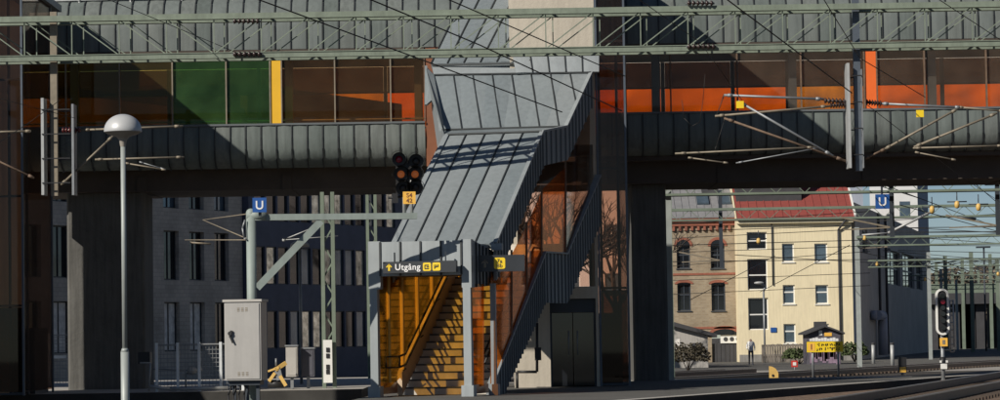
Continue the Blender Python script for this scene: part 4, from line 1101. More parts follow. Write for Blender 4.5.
m.add([(X1, Yy, HE), (X1, Yy + 11, HE), (X1, Yy + 5.5, HE + 3.6)], [(0, 1, 2)]); m.add([(X0, Yy, HE), (X0, Yy + 11, HE), (X0, Yy + 5.5, HE + 3.6)], [(0, 1, 2)])
m.build('wall', 'yellow_plaster', yel)
for h in wins: window(Pf, h, yel, 'white_trim', 'win_blue', .2, .08, 1, (.62,) if h[2] < 6 else (), True)
for h, b_ in zip(st, ((.5,), (.48,), (.48,))): window(Pf, h, yel, 'white_trim', 'win_dark', .2, .07, 1, b_)
m = MB(); ov = .35; HR = HE + 3.75
th_ = V((0, 0, .12))
m.hexa([(X0, Yy - ov, HE), (X1 + .2, Yy - ov, HE), (X1 + .2, Yy + 5.5, HR), (X0, Yy + 5.5, HR)], [(X0, Yy - ov, HE + .12), (X1 + .2, Yy - ov, HE + .12), (X1 + .2, Yy + 5.5, HR + .12), (X0, Yy + 5.5, HR + .12)])
m.hexa([(X0, Yy + 5.501, HR), (X1 + .2, Yy + 5.501, HR), (X1 + .2, Yy + 11.4, HE), (X0, Yy + 11.4, HE)], [(X0, Yy + 5.501, HR + .12), (X1 + .2, Yy + 5.501, HR + .12), (X1 + .2, Yy + 11.4, HE + .12), (X0, Yy + 11.4, HE + .12)])
x = X0 + .3
while x < X1: m.beam((x, Yy - ov, HE + .135), (x, Yy + 5.5, HR + .135), .05, .05); x += .55
roof = m.build('roof', 'red_roof', yel)
m = MB(); a, b_ = at(768, 196, Yy + 3), at(799, 196, Yy + 3); m.box(X0 + .1, b_.x, Yy + 1.5, Yy + 5.4, HE + .9, HE + 4.4); m.build('dark_roof_box', 'tar', roof)  # dark box over part of the front roof slope
m = MB(); m.beam((X1 + .22, Yy - ov, HE + .08), (X1 + .22, Yy + 5.5, HR + .08), .12, .28); m.build('verge_board', 'white_trim', roof)
m = MB(); m.box(X0 - .02, X1 + .1, Yy - .3, Yy - .003, HE - .28, HE - .02); m.build('cornice', 'yellow_plaster', yel)
m = MB(); m.tube((X0, Yy - .42, HE - .02), (X1 + .2, Yy - .42, HE - .02), .09, 8); m.build('gutter', 'galv', yel)
m = MB(); xx = at(839.5, 300, Yy).x; m.path([(xx + .5, Yy - .4, HE - .1), (xx, Yy - .12, HE - .8), (xx, Yy - .12, .1)], .07, 6); m.build('downpipe', 'tar', yel)
m = MB(); xx = at(773, 300, Yy).x; m.path([(xx, Yy - .1, HE - .3), (xx, Yy - .1, zY(285, 773, Yy))], .04, 6); m.build('conduit', 'tar', yel)
q = at(773.5, 330, Yy); m = MB(); m.box(q.x - .2, q.x + .2, Yy - .06, Yy - .01, q.z - .16, q.z + .16); m.build('house_plate', 'sign_blue', yel)
m = MB(); q = at(848, 262, Yy); m.box(X0 + .0, X1 + .02, Yy - .04, Yy - .002, 0, .5); m.build('plinth', 'concrete_grey', yel)

# brick house
Yk = 190.0; X0b, X1b = at(655, 300, Yk).x, at(738, 300, Yk).x
brk = empty('brick_house', ((X0b + X1b) / 2, Yk, 0), 'tan brick house with arched windows, red cornice and grey metal roof', 'house')
HB = zY(218.5, 700, Yk)
def holeb(x0, x1, y0, y1): return (at(x0, 300, Yk).x - X0b, at(x1, 300, Yk).x - X0b, zY(y1, (x0 + x1) / 2, Yk), zY(y0, (x0 + x1) / 2, Yk))
up_w = [holeb(a, b, 246, 268.5) for a, b in ((677.5, 691), (711.5, 725.5))]
lo_w = [holeb(a, b, 284, 311) for a, b in ((677.5, 691), (711.5, 725.5))]
dr_h = holeb(711, 737, 335, 366)
m = MB(); Pf = facade(m, (X0b, Yk, 0), (1, 0, 0), (0, -1, 0), X1b - X0b, HB, up_w + lo_w + [dr_h], .3)
m.quad((X0b, Yk, 0), (X0b, Yk + 10, 0), (X0b, Yk + 10, HB), (X0b, Yk, HB)); m.quad((X1b, Yk, 0), (X1b, Yk + 10, 0), (X1b, Yk + 10, HB), (X1b, Yk, HB))
m.build('wall', 'brick', brk)
for h in up_w + lo_w: window(Pf, h, brk, 'dark_steel', 'win_dark', .26, .09, 2, (.6,), True)
def arch(h, rise, wd, mm):
    m = MB(); a0, a1, z0, z1 = h; cx = (a0 + a1) / 2; hw = (a1 - a0) / 2
    n = 10; pr = []
    for i in range(n + 1):
        t = math.pi * i / n; pr.append((cx - math.cos(t) * (hw + .0), z1 + math.sin(t) * rise, cx - math.cos(t) * (hw + wd), z1 + math.sin(t) * (rise + wd)))
    for p, q in zip(pr, pr[1:]):
        m.hexa([Pf(p[0], p[1], -.05), Pf(q[0], q[1], -.05), Pf(q[0], q[1], -.002), Pf(p[0], p[1], -.002)], [Pf(p[2], p[3], -.05), Pf(q[2], q[3], -.05), Pf(q[2], q[3], -.002), Pf(p[2], p[3], -.002)])
    o = m.build('arch', mm, brk)
    m = MB(); poly = [Pf(p[0], p[1], -.012) for p in pr]; m.prism(poly, V((0, .008, 0))); m.build('fanlight', 'win_dark', o)
for h in up_w: arch(h, .42, .18, 'brick_red')
for h in lo_w: arch(h, .10, .18, 'brick_red')
arch(dr_h, .4, .22, 'brick_red')
m = MB(); m.box(X0b - .05, X1b + .0, Yk - .35, Yk - .003, HB - .25, HB + .02); m.box(X0b, X1b - .02, Yk - .2, Yk - .002, HB - .5, HB - .255)
x = X0b
while x < X1b - .2: m.box(x, x + .16, Yk - .16, Yk - .002, HB - .85, HB - .505); x += .42
m.build('cornice', 'brick_red', brk)
for zz in (zY(274, 700, Yk), zY(328, 700, Yk)):
    m = MB(); m.box(X0b, X1b - .01, Yk - .05, Yk - .002, zz - .08, zz + .06); m.build('string_course', 'brick_red', brk)
m = MB(); m.hexa([(X0b - .1, Yk - .4, HB + .023), (X1b, Yk - .4, HB + .023), (X1b, Yk + 5, HB + 2.9), (X0b - .1, Yk + 5, HB + 2.9)], [(X0b - .1, Yk - .4, HB + .12), (X1b, Yk - .4, HB + .12), (X1b, Yk + 5, HB + 3.0), (X0b - .1, Yk + 5, HB + 3.0)])
x = X0b
while x < X1b: m.beam((x, Yk - .4, HB + .13), (x, Yk + 5, HB + 3.02), .03, .05); x += .5
rf = m.build('roof', 'slate', brk)
for px in (702, 724):
    m = MB(); q = at(px, 194, Yk + 2); m.obox((q.x - .4, Yk + 1.2, HB + 1.0), (.8, 0, 0), (0, 1.3, .7), (0, -.06, .12)); m.build('skylight', 'win_blue', rf)
m = MB(); m.obox((at(712, 190, Yk).x - .5, Yk + 2.6, HB + 1.7), (1.1, 0, 0), (0, 2.0, 1.1), (0, -.05, .1)); m.build('roof_hatch', 'tar', rf)
m = MB(); q = at(683, 182, Yk + 5); m.box(q.x - .4, q.x + .4, Yk + 5, Yk + 5.8, HB + 2.5, HB + 4.4); m.build('chimney', 'brick_red', rf)
m = MB(); a0, a1, z0, z1 = dr_h; zm = z0 + (z1 - z0) * .72
m.hexa([Pf(a0, z0 + .02, .2), Pf(a1, z0 + .02, .2), Pf(a1, z0 + .02, .26), Pf(a0, z0 + .02, .26)], [Pf(a0, zm, .2), Pf(a1, zm, .2), Pf(a1, zm, .26), Pf(a0, zm, .26)])
for i in range(1, 6):
    x = a0 + (a1 - a0) * i / 6; m.hexa([Pf(x - .03, z0 + .03, .17), Pf(x + .03, z0 + .03, .17), Pf(x + .03, z0 + .03, .198), Pf(x - .03, z0 + .03, .198)], [Pf(x - .03, zm, .17), Pf(x + .03, zm, .17), Pf(x + .03, zm, .198), Pf(x - .03, zm, .198)])
do = m.build('door', 'tar', brk)
m = MB(); m.hexa([Pf(a0 + .6, zm + .02, .1), Pf(a1, zm + .02, .1), Pf(a1, zm + .02, .16), Pf(a0 + .6, zm + .02, .16)], [Pf(a0 + .6, z1, .1), Pf(a1, z1, .1), Pf(a1, z1, .16), Pf(a0 + .6, z1, .16)])
for i in range(3):
    cx_ = a0 + .95 + .42 * i; q = Pf(cx_, (zm + z1) / 2, .095); m.tube(q, q + V((0, -.02, 0)), .15, 12, mi=1)
m.build('transom', ['white_trim', 'tar'], brk)

# pink house seen through the tower glass
Yp = 196.0; X0p, X1p = at(482, 300, Yp).x, at(654, 300, Yp).x
pk = empty('pink_house', ((X0p + X1p) / 2, Yp, 0), 'pale pink plastered house seen through the brown tinted lift glass', 'house')
holes = [(a, a + 1.1, z, z + 1.7) for z in (1.2, 4.6, 8.0) for a in (1.0, 3.4, 5.8, 8.6)]
m = MB(); Pf = facade(m, (X0p, Yp, 0), (1, 0, 0), (0, -1, 0), X1p - X0p, 14, holes, .2)
m.quad((X1p, Yp, 0), (X1p, Yp + 9, 0), (X1p, Yp + 9, 14), (X1p, Yp, 14)); m.quad((X0p, Yp, 0), (X0p, Yp + 9, 0), (X0p, Yp + 9, 14), (X0p, Yp, 14))
m.build('wall', 'pink_plaster', pk)
for h in holes: window(Pf, h, pk, 'white_trim', 'win_blue', .18, .08, 2)
m = MB(); m.hexa([(X0p - .2, Yp - .3, 14.003), (X1p + .1, Yp - .3, 14.003), (X1p + .1, Yp + 9, 14.003), (X0p - .2, Yp + 9, 14.003)], [(X0p - .2, Yp - .3, 14.15), (X1p + .1, Yp - .3, 14.15), (X1p + .1, Yp + 4.5, 17), (X0p - .2, Yp + 4.5, 17)]); m.build('roof', 'slate', pk)

# grey warehouse in shade, white block behind
Yw = 192.0; Wp0 = V((at(856.5, 300, Yw).x, Yw, 0)); Yw1 = 262.0; Wp1 = V((at(931, 300, Yw1).x, Yw1, 0))
uW = (Wp1 - Wp0); LW = uW.length; uW.normalize(); nW = V((uW.y, -uW.x, 0))
wh = empty('grey_warehouse', Wp0, 'long dark grey building in shade right of the yellow house', 'warehouse')
HW = 10.8
def tW(px):
    k = (px - 500) / F; return (k * Wp0.y - Wp0.x) / (uW.x - k * uW.y)
holes = [(tW(862), tW(867), 7.5, 9.2), (tW(885), tW(899), 5.6, 8.3), (tW(901), tW(913), 5.6, 8.4), (tW(915), tW(921), 5.6, 8.4)]
holes = [h for h in holes if 0 < h[0] < h[1] < LW]
m = MB(); Pf = facade(m, Wp0, uW, nW, LW, HW, holes, .3); bkw = -nW * 15
m.quad(Wp1, Wp1 + bkw, Wp1 + bkw + UP * HW, Wp1 + UP * HW); m.quad(Wp0 + UP * HW, Wp1 + UP * HW, Wp1 + bkw + UP * HW, Wp0 + bkw + UP * HW)
m.build('wall', 'grey_wall', wh)
for h in holes: window(Pf, h, wh, 'dark_steel', 'win_dark', .28, .1, 4, (.5,))
m = MB(); 
for px in (877, 884): 
    q = Pf(tW(px), 0, -.1); m.tube(q + UP * .2, q + UP * HW, .1, 6)
m.build('downpipe', 'tar', wh)
m = MB(); q0 = Pf(tW(868), 3.1, -.5); q1 = Pf(tW(873.5), 3.1, -.5); m.path([q0 + nW * -.4, q0, q1, q1 - UP * 2.9], .36, 10); m.build('duct', 'blue_wall', wh)
m = MB(); q = Pf(tW(868), 6.6, -.02); m.obox(q, uW * 2.5, nW * .12, UP * .15); m.build('ledge', 'slate', wh)
X0w, X1w = at(889, 200, 270).x, at(917.5, 200, 270).x
wb = empty('white_block', (X0w, 270, 0), 'tall white apartment block with a bluish shaded side, behind the grey building', 'apartment block')
m = MB(); m.box(X0w, X1w, 270, 284, 0, 19.5); m.build('wall', 'white_wall', wb)
m = MB(); x2w = at(928, 200, 284).x; m.hexa([(X1w + .01, 270.5, 0), (x2w, 284, 0), (x2w - .5, 286, 0), (X1w + .01, 284, 0)], [(X1w + .01, 270.5, 19.3), (x2w, 284, 19.3), (x2w - .5, 286, 19.3), (X1w + .01, 284, 19.3)]); m.build('shaded_side', 'blue_wall', wb)  # side of the white block, its shade put into the blue colour
for zz in (13, 16):
    m = MB(); m.box(X0w + 1, X0w + 2.0, 269.96, 269.99, zz, zz + 1.5); m.build('window', 'win_blue', wb)
X0d, X1d = at(857, 200, 240).x, at(891, 200, 240).x
db = empty('grey_block', (X0d, 250, 0), 'tall blue grey block rising behind the red roof beside the white one', 'apartment block')
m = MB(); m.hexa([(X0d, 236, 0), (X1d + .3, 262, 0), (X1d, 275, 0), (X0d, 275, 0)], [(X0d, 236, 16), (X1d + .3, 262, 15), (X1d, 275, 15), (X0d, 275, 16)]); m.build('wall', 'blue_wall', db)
for k in range(3):
    for zz in (11.5, 14.6):
        t = .2 + .28 * k; m = MB(); p_ = V((X0d, 236, 0)).lerp(V((X1d + .3, 262, 0)), t); q_ = V((X0d, 236, 0)).lerp(V((X1d + .3, 262, 0)), t + .1)
        o_ = V((.03, -.01, 0)); m.hexa([p_ + o_ + UP * zz, q_ + o_ + UP * zz, q_ + UP * zz, p_ + UP * zz], [p_ + o_ + UP * (zz + 1.6), q_ + o_ + UP * (zz + 1.6), q_ + UP * (zz + 1.6), p_ + UP * (zz + 1.6)]); m.build('window', 'win_dark', db)

# road overpass in the distance
Yo = 300.0; zo = zY(293, 970, Yo); zu = zY(304, 970, Yo)
ov_ = empty('road_overpass', (at(960, 300, Yo).x, Yo, 0), 'dark concrete road overpass in the distance at the right edge', 'overpass')
xa_, xb_ = at(928, 300, Yo).x, 75
m = MB(); m.box(xa_, xb_, Yo, Yo + 14, zu, zo); m.build('deck', 'tar', ov_)
m = MB(); m.box(xa_, xb_, Yo + .05, Yo + .15, zo + .003, zo + 1.0); m.build('parapet', 'mast_green', ov_)
for px in (934, 956, 982, 1012):
    m = MB(); x = at(px, 300, Yo).x; m.box(x - .5, x + .5, Yo + 1, Yo + 13, 0, zu - .003); m.build('column', 'tar', ov_)
m = MB(); m.box(xa_, at(974, 300, Yo).x, Yo + 13.2, Yo + 13.6, 0, zu - .003); m.build('underdeck_dark', 'tar', ov_)  # dark wall added for the darkness under the deck, columns toned with it

# hut, board, fence, shed, person
Yh = 165.0
hut = empty('trackside_hut', (at(825, 365, Yh).x, Yh, 0), 'small dark gabled hut with purple graffiti behind the yellow board', 'hut')
xa_, xb_ = at(809.5, 350, Yh).x, at(840.5, 350, Yh).x; ze, zg = zY(333.5, 825, Yh), zY(327.5, 825, Yh); cx = (xa_ + xb_) / 2
m = MB(); m.prism([(xa_, Yh, 0), (xb_, Yh, 0), (xb_, Yh, ze), (cx, Yh, zg), (xa_, Yh, ze)], (0, 3.5, 0)); m.build('wall', 'hut_wall', hut)
m = MB()
for s in (-1, 1):
    xe = xa_ - .25 if s < 0 else xb_ + .25
    m.hexa([(xe, Yh - .3, ze - .07), (cx, Yh - .3, zg + .02), (cx, Yh + 3.8, zg + .02), (xe, Yh + 3.8, ze - .07)], [(xe, Yh - .3, ze + .03), (cx, Yh - .3, zg + .13), (cx, Yh + 3.8, zg + .13), (xe, Yh + 3.8, ze + .03)])
m.build('roof', 'tar', hut)
m = MB()
for i in range(14):
    px = 812 + i * 2.0; q = at(px + rnd.uniform(-.5, .5), 355 + rnd.uniform(-3, 6), Yh); m.box(q.x - .12, q.x + .1, Yh - .02, Yh - .006 - .0005 * i, q.z - .3, q.z + .35)
for i in range(10): q = at(811 + 2.9 * i, 340, Yh); m.box(q.x - .09, q.x + .07, Yh - .02, Yh - .008, q.z - .08, q.z + .08 + .03 * (i % 3), 1)
m.build('graffiti', ['graffiti', 'jacket'], hut)
m = MB(); q = at(820.5, 333, Yh); m.box(q.x - .1, q.x + .1, Yh - .03, Yh - .01, q.z - .14, q.z + .14); m.build('lamp', 'white_trim', hut)
m = MB(); q = at(828, 334.5, Yh); m.box(q.x - .22, q.x + .22, Yh - .03, Yh - .01, q.z - .1, q.z + .1); m.build('plate', 'plate_orange', hut)
m = MB(); q = at(823, 325.5, Yh); m.box(q.x - .35, q.x + .35, Yh + 1.2, Yh + 1.8, zg - .2, zg + .35); m.build('chimney', 'tar', hut)

Yn = 112.0
wbd = empty('warning_board', (at(825, 380, Yn).x, Yn, 0), 'long yellow board with black lettering and orange symbol on two posts', 'sign board')
a, b_ = at(807, 352.5, Yn), at(843, 341.5, Yn)
m = MB(); m.box(a.x, b_.x, Yn, Yn + .04, a.z, b_.z); m.build('board', 'sign_yellow', wbd)
m = MB(); m.box(a.x + .04, a.x + .32, Yn - .006, Yn - .002, a.z + .05, b_.z - .05); q = V((a.x + .18, Yn - .01, (a.z + b_.z) / 2)); m.beam(q - UP * .1, q + UP * .12, .006, .05, 1, up=V((1, 0, 0))); m.build('symbol', ['plate_orange', 'brown_panel'], wbd)
m = MB(); rs = random.Random(3)
for row in range(2):
    x = a.x + .38
    while x < b_.x - .16:
        z0 = a.z + .05 + .18 * row; w_ = rs.uniform(.05, .09)
        for k in range(2):
            p_ = V((x + rs.uniform(0, w_), Yn - .008, z0 + rs.uniform(0, .14))); q_ = V((x + rs.uniform(0, w_), Yn - .008, z0 + rs.uniform(0, .14)))
            if (p_ - q_).length > .03: m.beam(p_, q_, .008, .035)
        x += .085
m.build('lettering', 'black', wbd)
for px in (813, 838.5):
    m = MB(); x = at(px, 360, Yn).x; m.tube((x, Yn + .08, 0), (x, Yn + .08, b_.z), .045, 8); m.build('post', 'galv', wbd)

Yf = 172.0
root = empty('wooden_fence', (at(765, 365, Yf).x, Yf, 0), 'weathered grey wooden plank fence below the yellow house', 'fence')
x = at(762, 365, Yf).x; xe = at(810, 365, Yf).x; m = MB()
while x < xe: m.box(x, x + .13, Yf, Yf + .03, .1, zY(344.5, 785, Yf) + rnd.uniform(-.06, .06)); x += .155
m.build('planks', 'wood_grey', root); m = MB()
for zz in (.4, 1.1): m.box(at(762, 365, Yf).x, xe, Yf + .033, Yf + .09, zz, zz + .1)
m.build('rails', 'wood_grey', root)

Yd = 158.0
sh = empty('grey_shed', (at(690, 365, Yd).x, Yd, 0), 'low grey shed with a dark sloping roof before the brick house', 'shed')
xa_, xb_ = at(660, 350, Yd).x, at(708, 350, Yd).x; z1_, z2_ = zY(326, 670, Yd), zY(336, 705, Yd)
m = MB(); m.prism([(xa_, Yd, 0), (xb_, Yd, 0), (xb_, Yd, z2_), (xa_ + 1, Yd, z1_), (xa_, Yd, z1_)], (0, 5, 0)); m.build('wall', 'grey_wall', sh)
m = MB(); m.hexa([(xa_ + .5, Yd - .4, z1_ + .05), (xb_ + .5, Yd - .4, z2_ - .1), (xb_ + .5, Yd + 5.3, z2_ - .1), (xa_ + .5, Yd + 5.3, z1_ + .05)], [(xa_ + .5, Yd - .4, z1_ + .3), (xb_ + .5, Yd - .4, z2_ + .1), (xb_ + .5, Yd + 5.3, z2_ + .1), (xa_ + .5, Yd + 5.3, z1_ + .3)]); m.build('roof', 'tar', sh)
m = MB(); a, b_ = at(675, 354, Yd), at(680, 339, Yd); m.box(a.x, b_.x, Yd - .03, Yd - .005, a.z, b_.z); m.build('notice', 'curtain', sh)
m = MB(); a, b_ = at(690, 360, Yd), at(700, 343, Yd); m.box(a.x, b_.x, Yd - .03, Yd - .005, a.z, b_.z); m.build('door', 'tar', sh)

def person(px, Y, h, label):
    x = at(px, 360, Y).x; b = V((x, Y, 0)); s = h / 1.7
    me = bpy.data.meshes.new('person'); 
    P = [(0, 0, .92), (0, 0, 1.15), (0, 0, 1.38), (0, -.01, 1.47), (0, -.02, 1.60), (.18, 0, 1.36), (.24, .02, 1.1), (.22, -.1, .88), (-.18, 0, 1.36), (-.25, .0, 1.1), (-.2, -.14, .95), (.09, 0, .88), (.10, -.03, .48), (.11, .02, .08), (.12, -.12, .04), (-.09, 0, .88), (-.10, -.02, .48), (-.11, .04, .08), (-.12, -.10, .04)]
    rad = [.15, .14, .15, .06, .095, .07, .05, .035, .07, .05, .035, .10, .065, .05, .045, .10, .065, .05, .045]
    E = [(0, 1), (1, 2), (2, 3), (3, 4), (2, 5), (5, 6), (6, 7), (2, 8), (8, 9), (9, 10), (0, 11), (11, 12), (12, 13), (13, 14), (0, 15), (15, 16), (16, 17), (17, 18)]
    me.from_pydata([(p[0] * s, p[1] * s, p[2] * s) for p in P], E, [])
    o = bpy.data.objects.new('person', me); COL.objects.link(o)
    o.modifiers.new('skin', 'SKIN'); sb = o.modifiers.new('sub', 'SUBSURF'); sb.levels = 1; sb.render_levels = 1
    for i, sv in enumerate(me.skin_vertices[0].data): sv.radius = (rad[i] * s, rad[i] * s * .85); sv.use_root = (i == 0)
    dg = bpy.context.evaluated_depsgraph_get(); me2 = bpy.data.meshes.new_from_object(o.evaluated_get(dg))
    bpy.data.objects.remove(o)
    for mm in ('jacket', 'trousers', 'skin', 'hair'): me2.materials.append(M[mm])
    for f in me2.polygons:
        z = f.center.z / s; f.use_smooth = True
        f.material_index = 1 if z < .93 and abs(f.center.x) < .19 * s else 2 if 1.44 < z < 1.62 else 3 if z >= 1.62 else 0
    o = bpy.data.objects.new('person', me2); COL.objects.link(o); o.location = b
    tag(o, label, 'person'); return o
person(751, 166, 1.68, 'standing person in a white top and dark trousers before the yellow house')

# bush, bare trees
def bush(px, Y, w, h, label, mm):
    c = V((at(px, 365, Y).x, Y, 0)); root = empty('bush', c, label, 'bush')
    m = MB()
    for i in range(900):
        a = rnd.uniform(0, 6.283); ph = rnd.uniform(-.2, 1) ; rad_ = rnd.uniform(.45, 1) ** .6
        p_ = c + V((math.cos(a) * w * .5 * rad_ * math.sqrt(max(0, 1 - ph * ph * .8)), math.sin(a) * w * .4 * rad_, max(.05, h * (.45 + .55 * ph * rad_))))
        u_ = V((rnd.uniform(-1, 1), rnd.uniform(-1, 1), rnd.uniform(-1, 1))).normalized() * .09; v_ = u_.cross(V((rnd.uniform(-1, 1), rnd.uniform(-1, 1), rnd.uniform(-1, 1)))).normalized() * .06
        m.quad(p_ - u_, p_ - v_, p_ + u_, p_ + v_)
    m.build('foliage', mm, root, fix=False); m = MB()
    for i in range(6): m.tube(c, c + V((rnd.uniform(-.4, .4) * w, rnd.uniform(-.3, .3) * w, h * .7)), .03, 5, .01)
    m.build('stem', 'bark', root)
bush(688, 140, 2.3, 1.5, 'dry brownish bush growing in front of the grey shed', 'leaf_dry')
bush(800, 170, 2.2, 1.0, 'low green bush growing against the wooden fence', 'leaf')
bush(855, 175, 1.8, 1.3, 'grey green scrub at the corner of the yellow house', 'leaf')
def bare_tree(px, Y, h, seed, label):
    c = V((at(px, 365, Y).x, Y, 0)); root = empty('bare_tree', c, label, 'tree', 'bare trees behind the lift tower')
    rs = random.Random(seed); tr = MB(); br_ = MB()
    tr.tube(c, c + UP * h * .35, h * .02, 8, h * .014)
    def grow(p, d, L, r, k):
        q = p + d * L; (br_).tube(p, q, r, 5, r * .65)
        if k == 0: return
        for i in range(3):
            nd = (d + V((rs.uniform(-.8, .8), rs.uniform(-.8, .8), rs.uniform(-.25, .6)))).normalized()
            grow(p.lerp(q, rs.uniform(.5, 1)), nd, L * rs.uniform(.6, .8), r * .6, k - 1)
    for i in range(4):
        a = i * 1.57 + rs.uniform(-.4, .4); grow(c + UP * h * .3, V((math.cos(a) * .6, math.sin(a) * .6, 1)).normalized(), h * .24, h * .011, 4)
    tr.build('trunk', 'bark', root); br_.build('branches', 'bark', root, fix=False)
bare_tree(556, 150, 12.5, 1, 'bare branched tree seen through the orange stair glass')
bare_tree(617, 160, 11, 2, 'bare branched tree seen through the brown lift glass')
rx0, rx1, ry = 46.0, 84.0, 186.0
rb = empty('apartment_block', (65, ry, 0), 'pale pink apartment block right of the picture, mirrored in the stair glass', 'apartment block')
holes = [(a, a + 1.3, z, z + 1.7) for z in (1.4, 4.6, 7.8, 11.0) for a in [1.6 + 3.4 * k for k in range(11)]]
m = MB(); Pf = facade(m, (rx0, ry, 0), (1, 0, 0), (0, -1, 0), rx1 - rx0, 15, holes, .2)
m.quad((rx0, ry, 0), (rx0, ry + 12, 0), (rx0, ry + 12, 15), (rx0, ry, 15)); m.quad((rx1, ry, 0), (rx1, ry + 12, 0), (rx1, ry + 12, 15), (rx1, ry, 15)); m.quad((rx0, ry, 15), (rx1, ry, 15), (rx1, ry + 12, 15), (rx0, ry + 12, 15))
m.build('wall', 'pink_plaster', rb)
for h in holes: window(Pf, h, rb, 'white_trim', 'win_blue', .18, .08, 2)
bare_tree(500 + 2800 * 40 / 135, 135, 12, 5, 'bare tree right of the picture, mirrored in the orange stair glass')
bare_tree(500 + 2800 * 50 / 150, 150, 13, 6, 'bare tree right of the picture, mirrored in the upper stair glass')
# far trees beyond the overpass
def far_tree(px, Y, w, h, seed, label):
    c = V((at(px, 340, Y).x, Y, 0)); root = empty('far_tree', c, label, 'tree', 'distant trees beyond the overpass')
    rs = random.Random(seed); m = MB()
    for i in range(700):
        a = rs.uniform(0, 6.283); zc_ = rs.uniform(-1, 1); r_ = rs.random() ** .5
        p_ = c + V((math.cos(a) * w * .5 * r_ * math.sqrt(1 - zc_ * zc_), math.sin(a) * w * .5 * r_, h * .62 + zc_ * h * .38))
        u_ = V((rs.uniform(-1, 1), rs.uniform(-1, 1), rs.uniform(-1, 1))).normalized() * .5; v_ = u_.cross(V((rs.uniform(-1, 1), rs.uniform(-1, 1), .3))).normalized() * .25
        m.quad(p_ - u_, p_ - v_, p_ + u_, p_ + v_)
    m.build('crown', 'far_tree', root, fix=False); m = MB(); m.tube(c, c + UP * h * .6, .35, 6, .15); m.build('trunk', 'bark', root)
for i, (px, Y, w, h, lb) in enumerate(((938, 420, 9, 10.5, 'brownish distant tree just right of the tall building corner'), (952, 430, 11, 11.5, 'brownish distant tree above the overpass behind the signal'), (970, 440, 12, 11, 'brownish distant tree above the overpass right of the signal'),
                                      (988, 430, 11, 12, 'brownish distant tree above the overpass by the right edge'), (1004, 450, 12, 11, 'brownish distant tree cut by the right edge'))):
    far_tree(px, Y, w, h, i + 10, lb)

# ================================================================== RIGHT TRACKSIDE
def far_gantry(Y, x0, x1, z, label, posts):
    root = empty('far_gantry', (x0, Y, 0), label, 'gantry', 'green gantries over the far tracks')
    m = MB(); hgt = .42
    for yy in (Y, Y + .5):
        m.box(x0, x1, yy - .06, yy + .06, z - .045, z + .045); m.box(x0, x1, yy - .05, yy + .05, z - hgt - .035, z - hgt + .035)
    x = x0
    while x < x1 - .9: m.beam((x, Y, z - hgt), (x + .45, Y, z), .022, .022); m.beam((x + .45, Y, z), (x + .9, Y, z - hgt), .022, .022); x += .9
    m.build('beam', 'mast_green', root)
    for px in posts:
        m = MB(); xx = (px - 500) / F * Y; m.box(xx - .11, xx + .11, Y + .1, Y + .35, 0, z + .5); m.build('mast', 'pole_grey', root)
def gx(px, Y): return (px - 500) / F * Y
far_gantry(88, gx(662, 88), gx(1060, 88), 6.65, 'nearest green gantry beam under the bridge, above the blue U sign', (668, 1055))
far_gantry(110, gx(655, 110), gx(1090, 110), 6.75, 'green gantry beam second under the bridge, crossing the red roof edge', (1085,))
far_gantry(140, gx(856, 140), gx(1090, 140), 6.6, 'green gantry beam over the far tracks from the mast by the yellow house', (857, 1085))
far_gantry(185, gx(868, 185), gx(1090, 185), 6.6, 'small green gantry beam before the grey building corner', (928, 1085))
far_gantry(235, gx(880, 235), gx(1090, 235), 6.6, 'smaller green gantry beam in front of the distant trees', (940, 1000))
far_gantry(285, gx(905, 285), gx(1090, 285), 6.6, 'smallest green gantry beam just before the overpass', (955, 1020))
# drop posts and insulators on the far gantries
def hang(px, y0, y1, Y, label):
    a, b_ = at(px, y0, Y), at(px, y1, Y)
    root = empty('hanging_post', b_, label, 'drop post', 'thin posts hanging from the far gantries')
    m = MB(); m.box(a.x - .07, a.x + .07, Y - .05, Y + .05, b_.z, a.z); m.build('post', 'dark_steel', root)
    m = MB(); q = b_ + UP * .3; m.beam(q, q + V((-1.6, 0, .35)), .05, .05); m.beam(q, q + V((-1.5, 0, -.05)), .04, .04); m.build('arm', 'tan_tube', root)
hang(891, 178, 237, 88.3, 'thin dark post hanging beside the blue U sign')
hang(997, 176, 235, 88.3, 'thin dark post hanging at the right picture edge')
hang(720, 190, 268, 110.3, 'thin dark post hanging before the arched brick windows')
hang(888, 214, 253, 140.3, 'thin dark post hanging before the grey building')
def cl(name_, px, py, Y, label):
    q = at(px, py, Y); root = empty('insulator_clamp', q, label, 'insulator', 'orange insulator clamps on the far wires')
    m = MB(); m.lathe(q, [(.02, -.14), (.08, -.11), (.095, 0), (.08, .1), (.02, .13)], 10); m.build('housing', 'yellow_paint', root)
    m = MB(); m.tube(q + UP * .15, q + UP * .45, .02, 6); m.tube(q + V((-.35, 0, .1)), q + V((.35, 0, .1)), .025, 6); m.build('clamp', 'dark_steel', root)
for px, py, Y, lb in ((932, 209.5, 100, 'orange clamp leftmost against the sky, at the end of a pale tube'), (957, 204.5, 100, 'orange clamp in the middle against the sky'), (978.5, 207, 100, 'orange clamp rightmost against the sky'),
                      (758.5, 241, 120, 'orange clamp before the top stair window of the yellow house'), (864.5, 238, 140, 'orange clamp at the corner of the yellow house'), (925, 279, 200, 'orange clamp low before the grey building corner'), (877, 264, 180, 'orange clamp before the dark windows of the grey building'), (998, 274, 180, 'orange clamp low at the right picture edge')):
    cl('', px, py, Y, lb)
m = MB(); m.tube(at(957, 217, 100), at(976, 219, 100), .05, 6)
tag(m.build('catenary_tube', 'dark_steel', loc=at(957, 217, 100)), 'short dark tube against the sky under two orange clamps', 'catenary tube')
m = MB(); m.tube(at(888, 233, 100), at(931, 212, 100), .045, 8); m.tube(at(862, 235, 100), at(888, 233, 100), .03, 8)
tag(m.build('catenary_tube', 'galv_pale', loc=at(888, 233, 100)), 'pale slanting catenary tube right of the blue U sign', 'catenary tube')
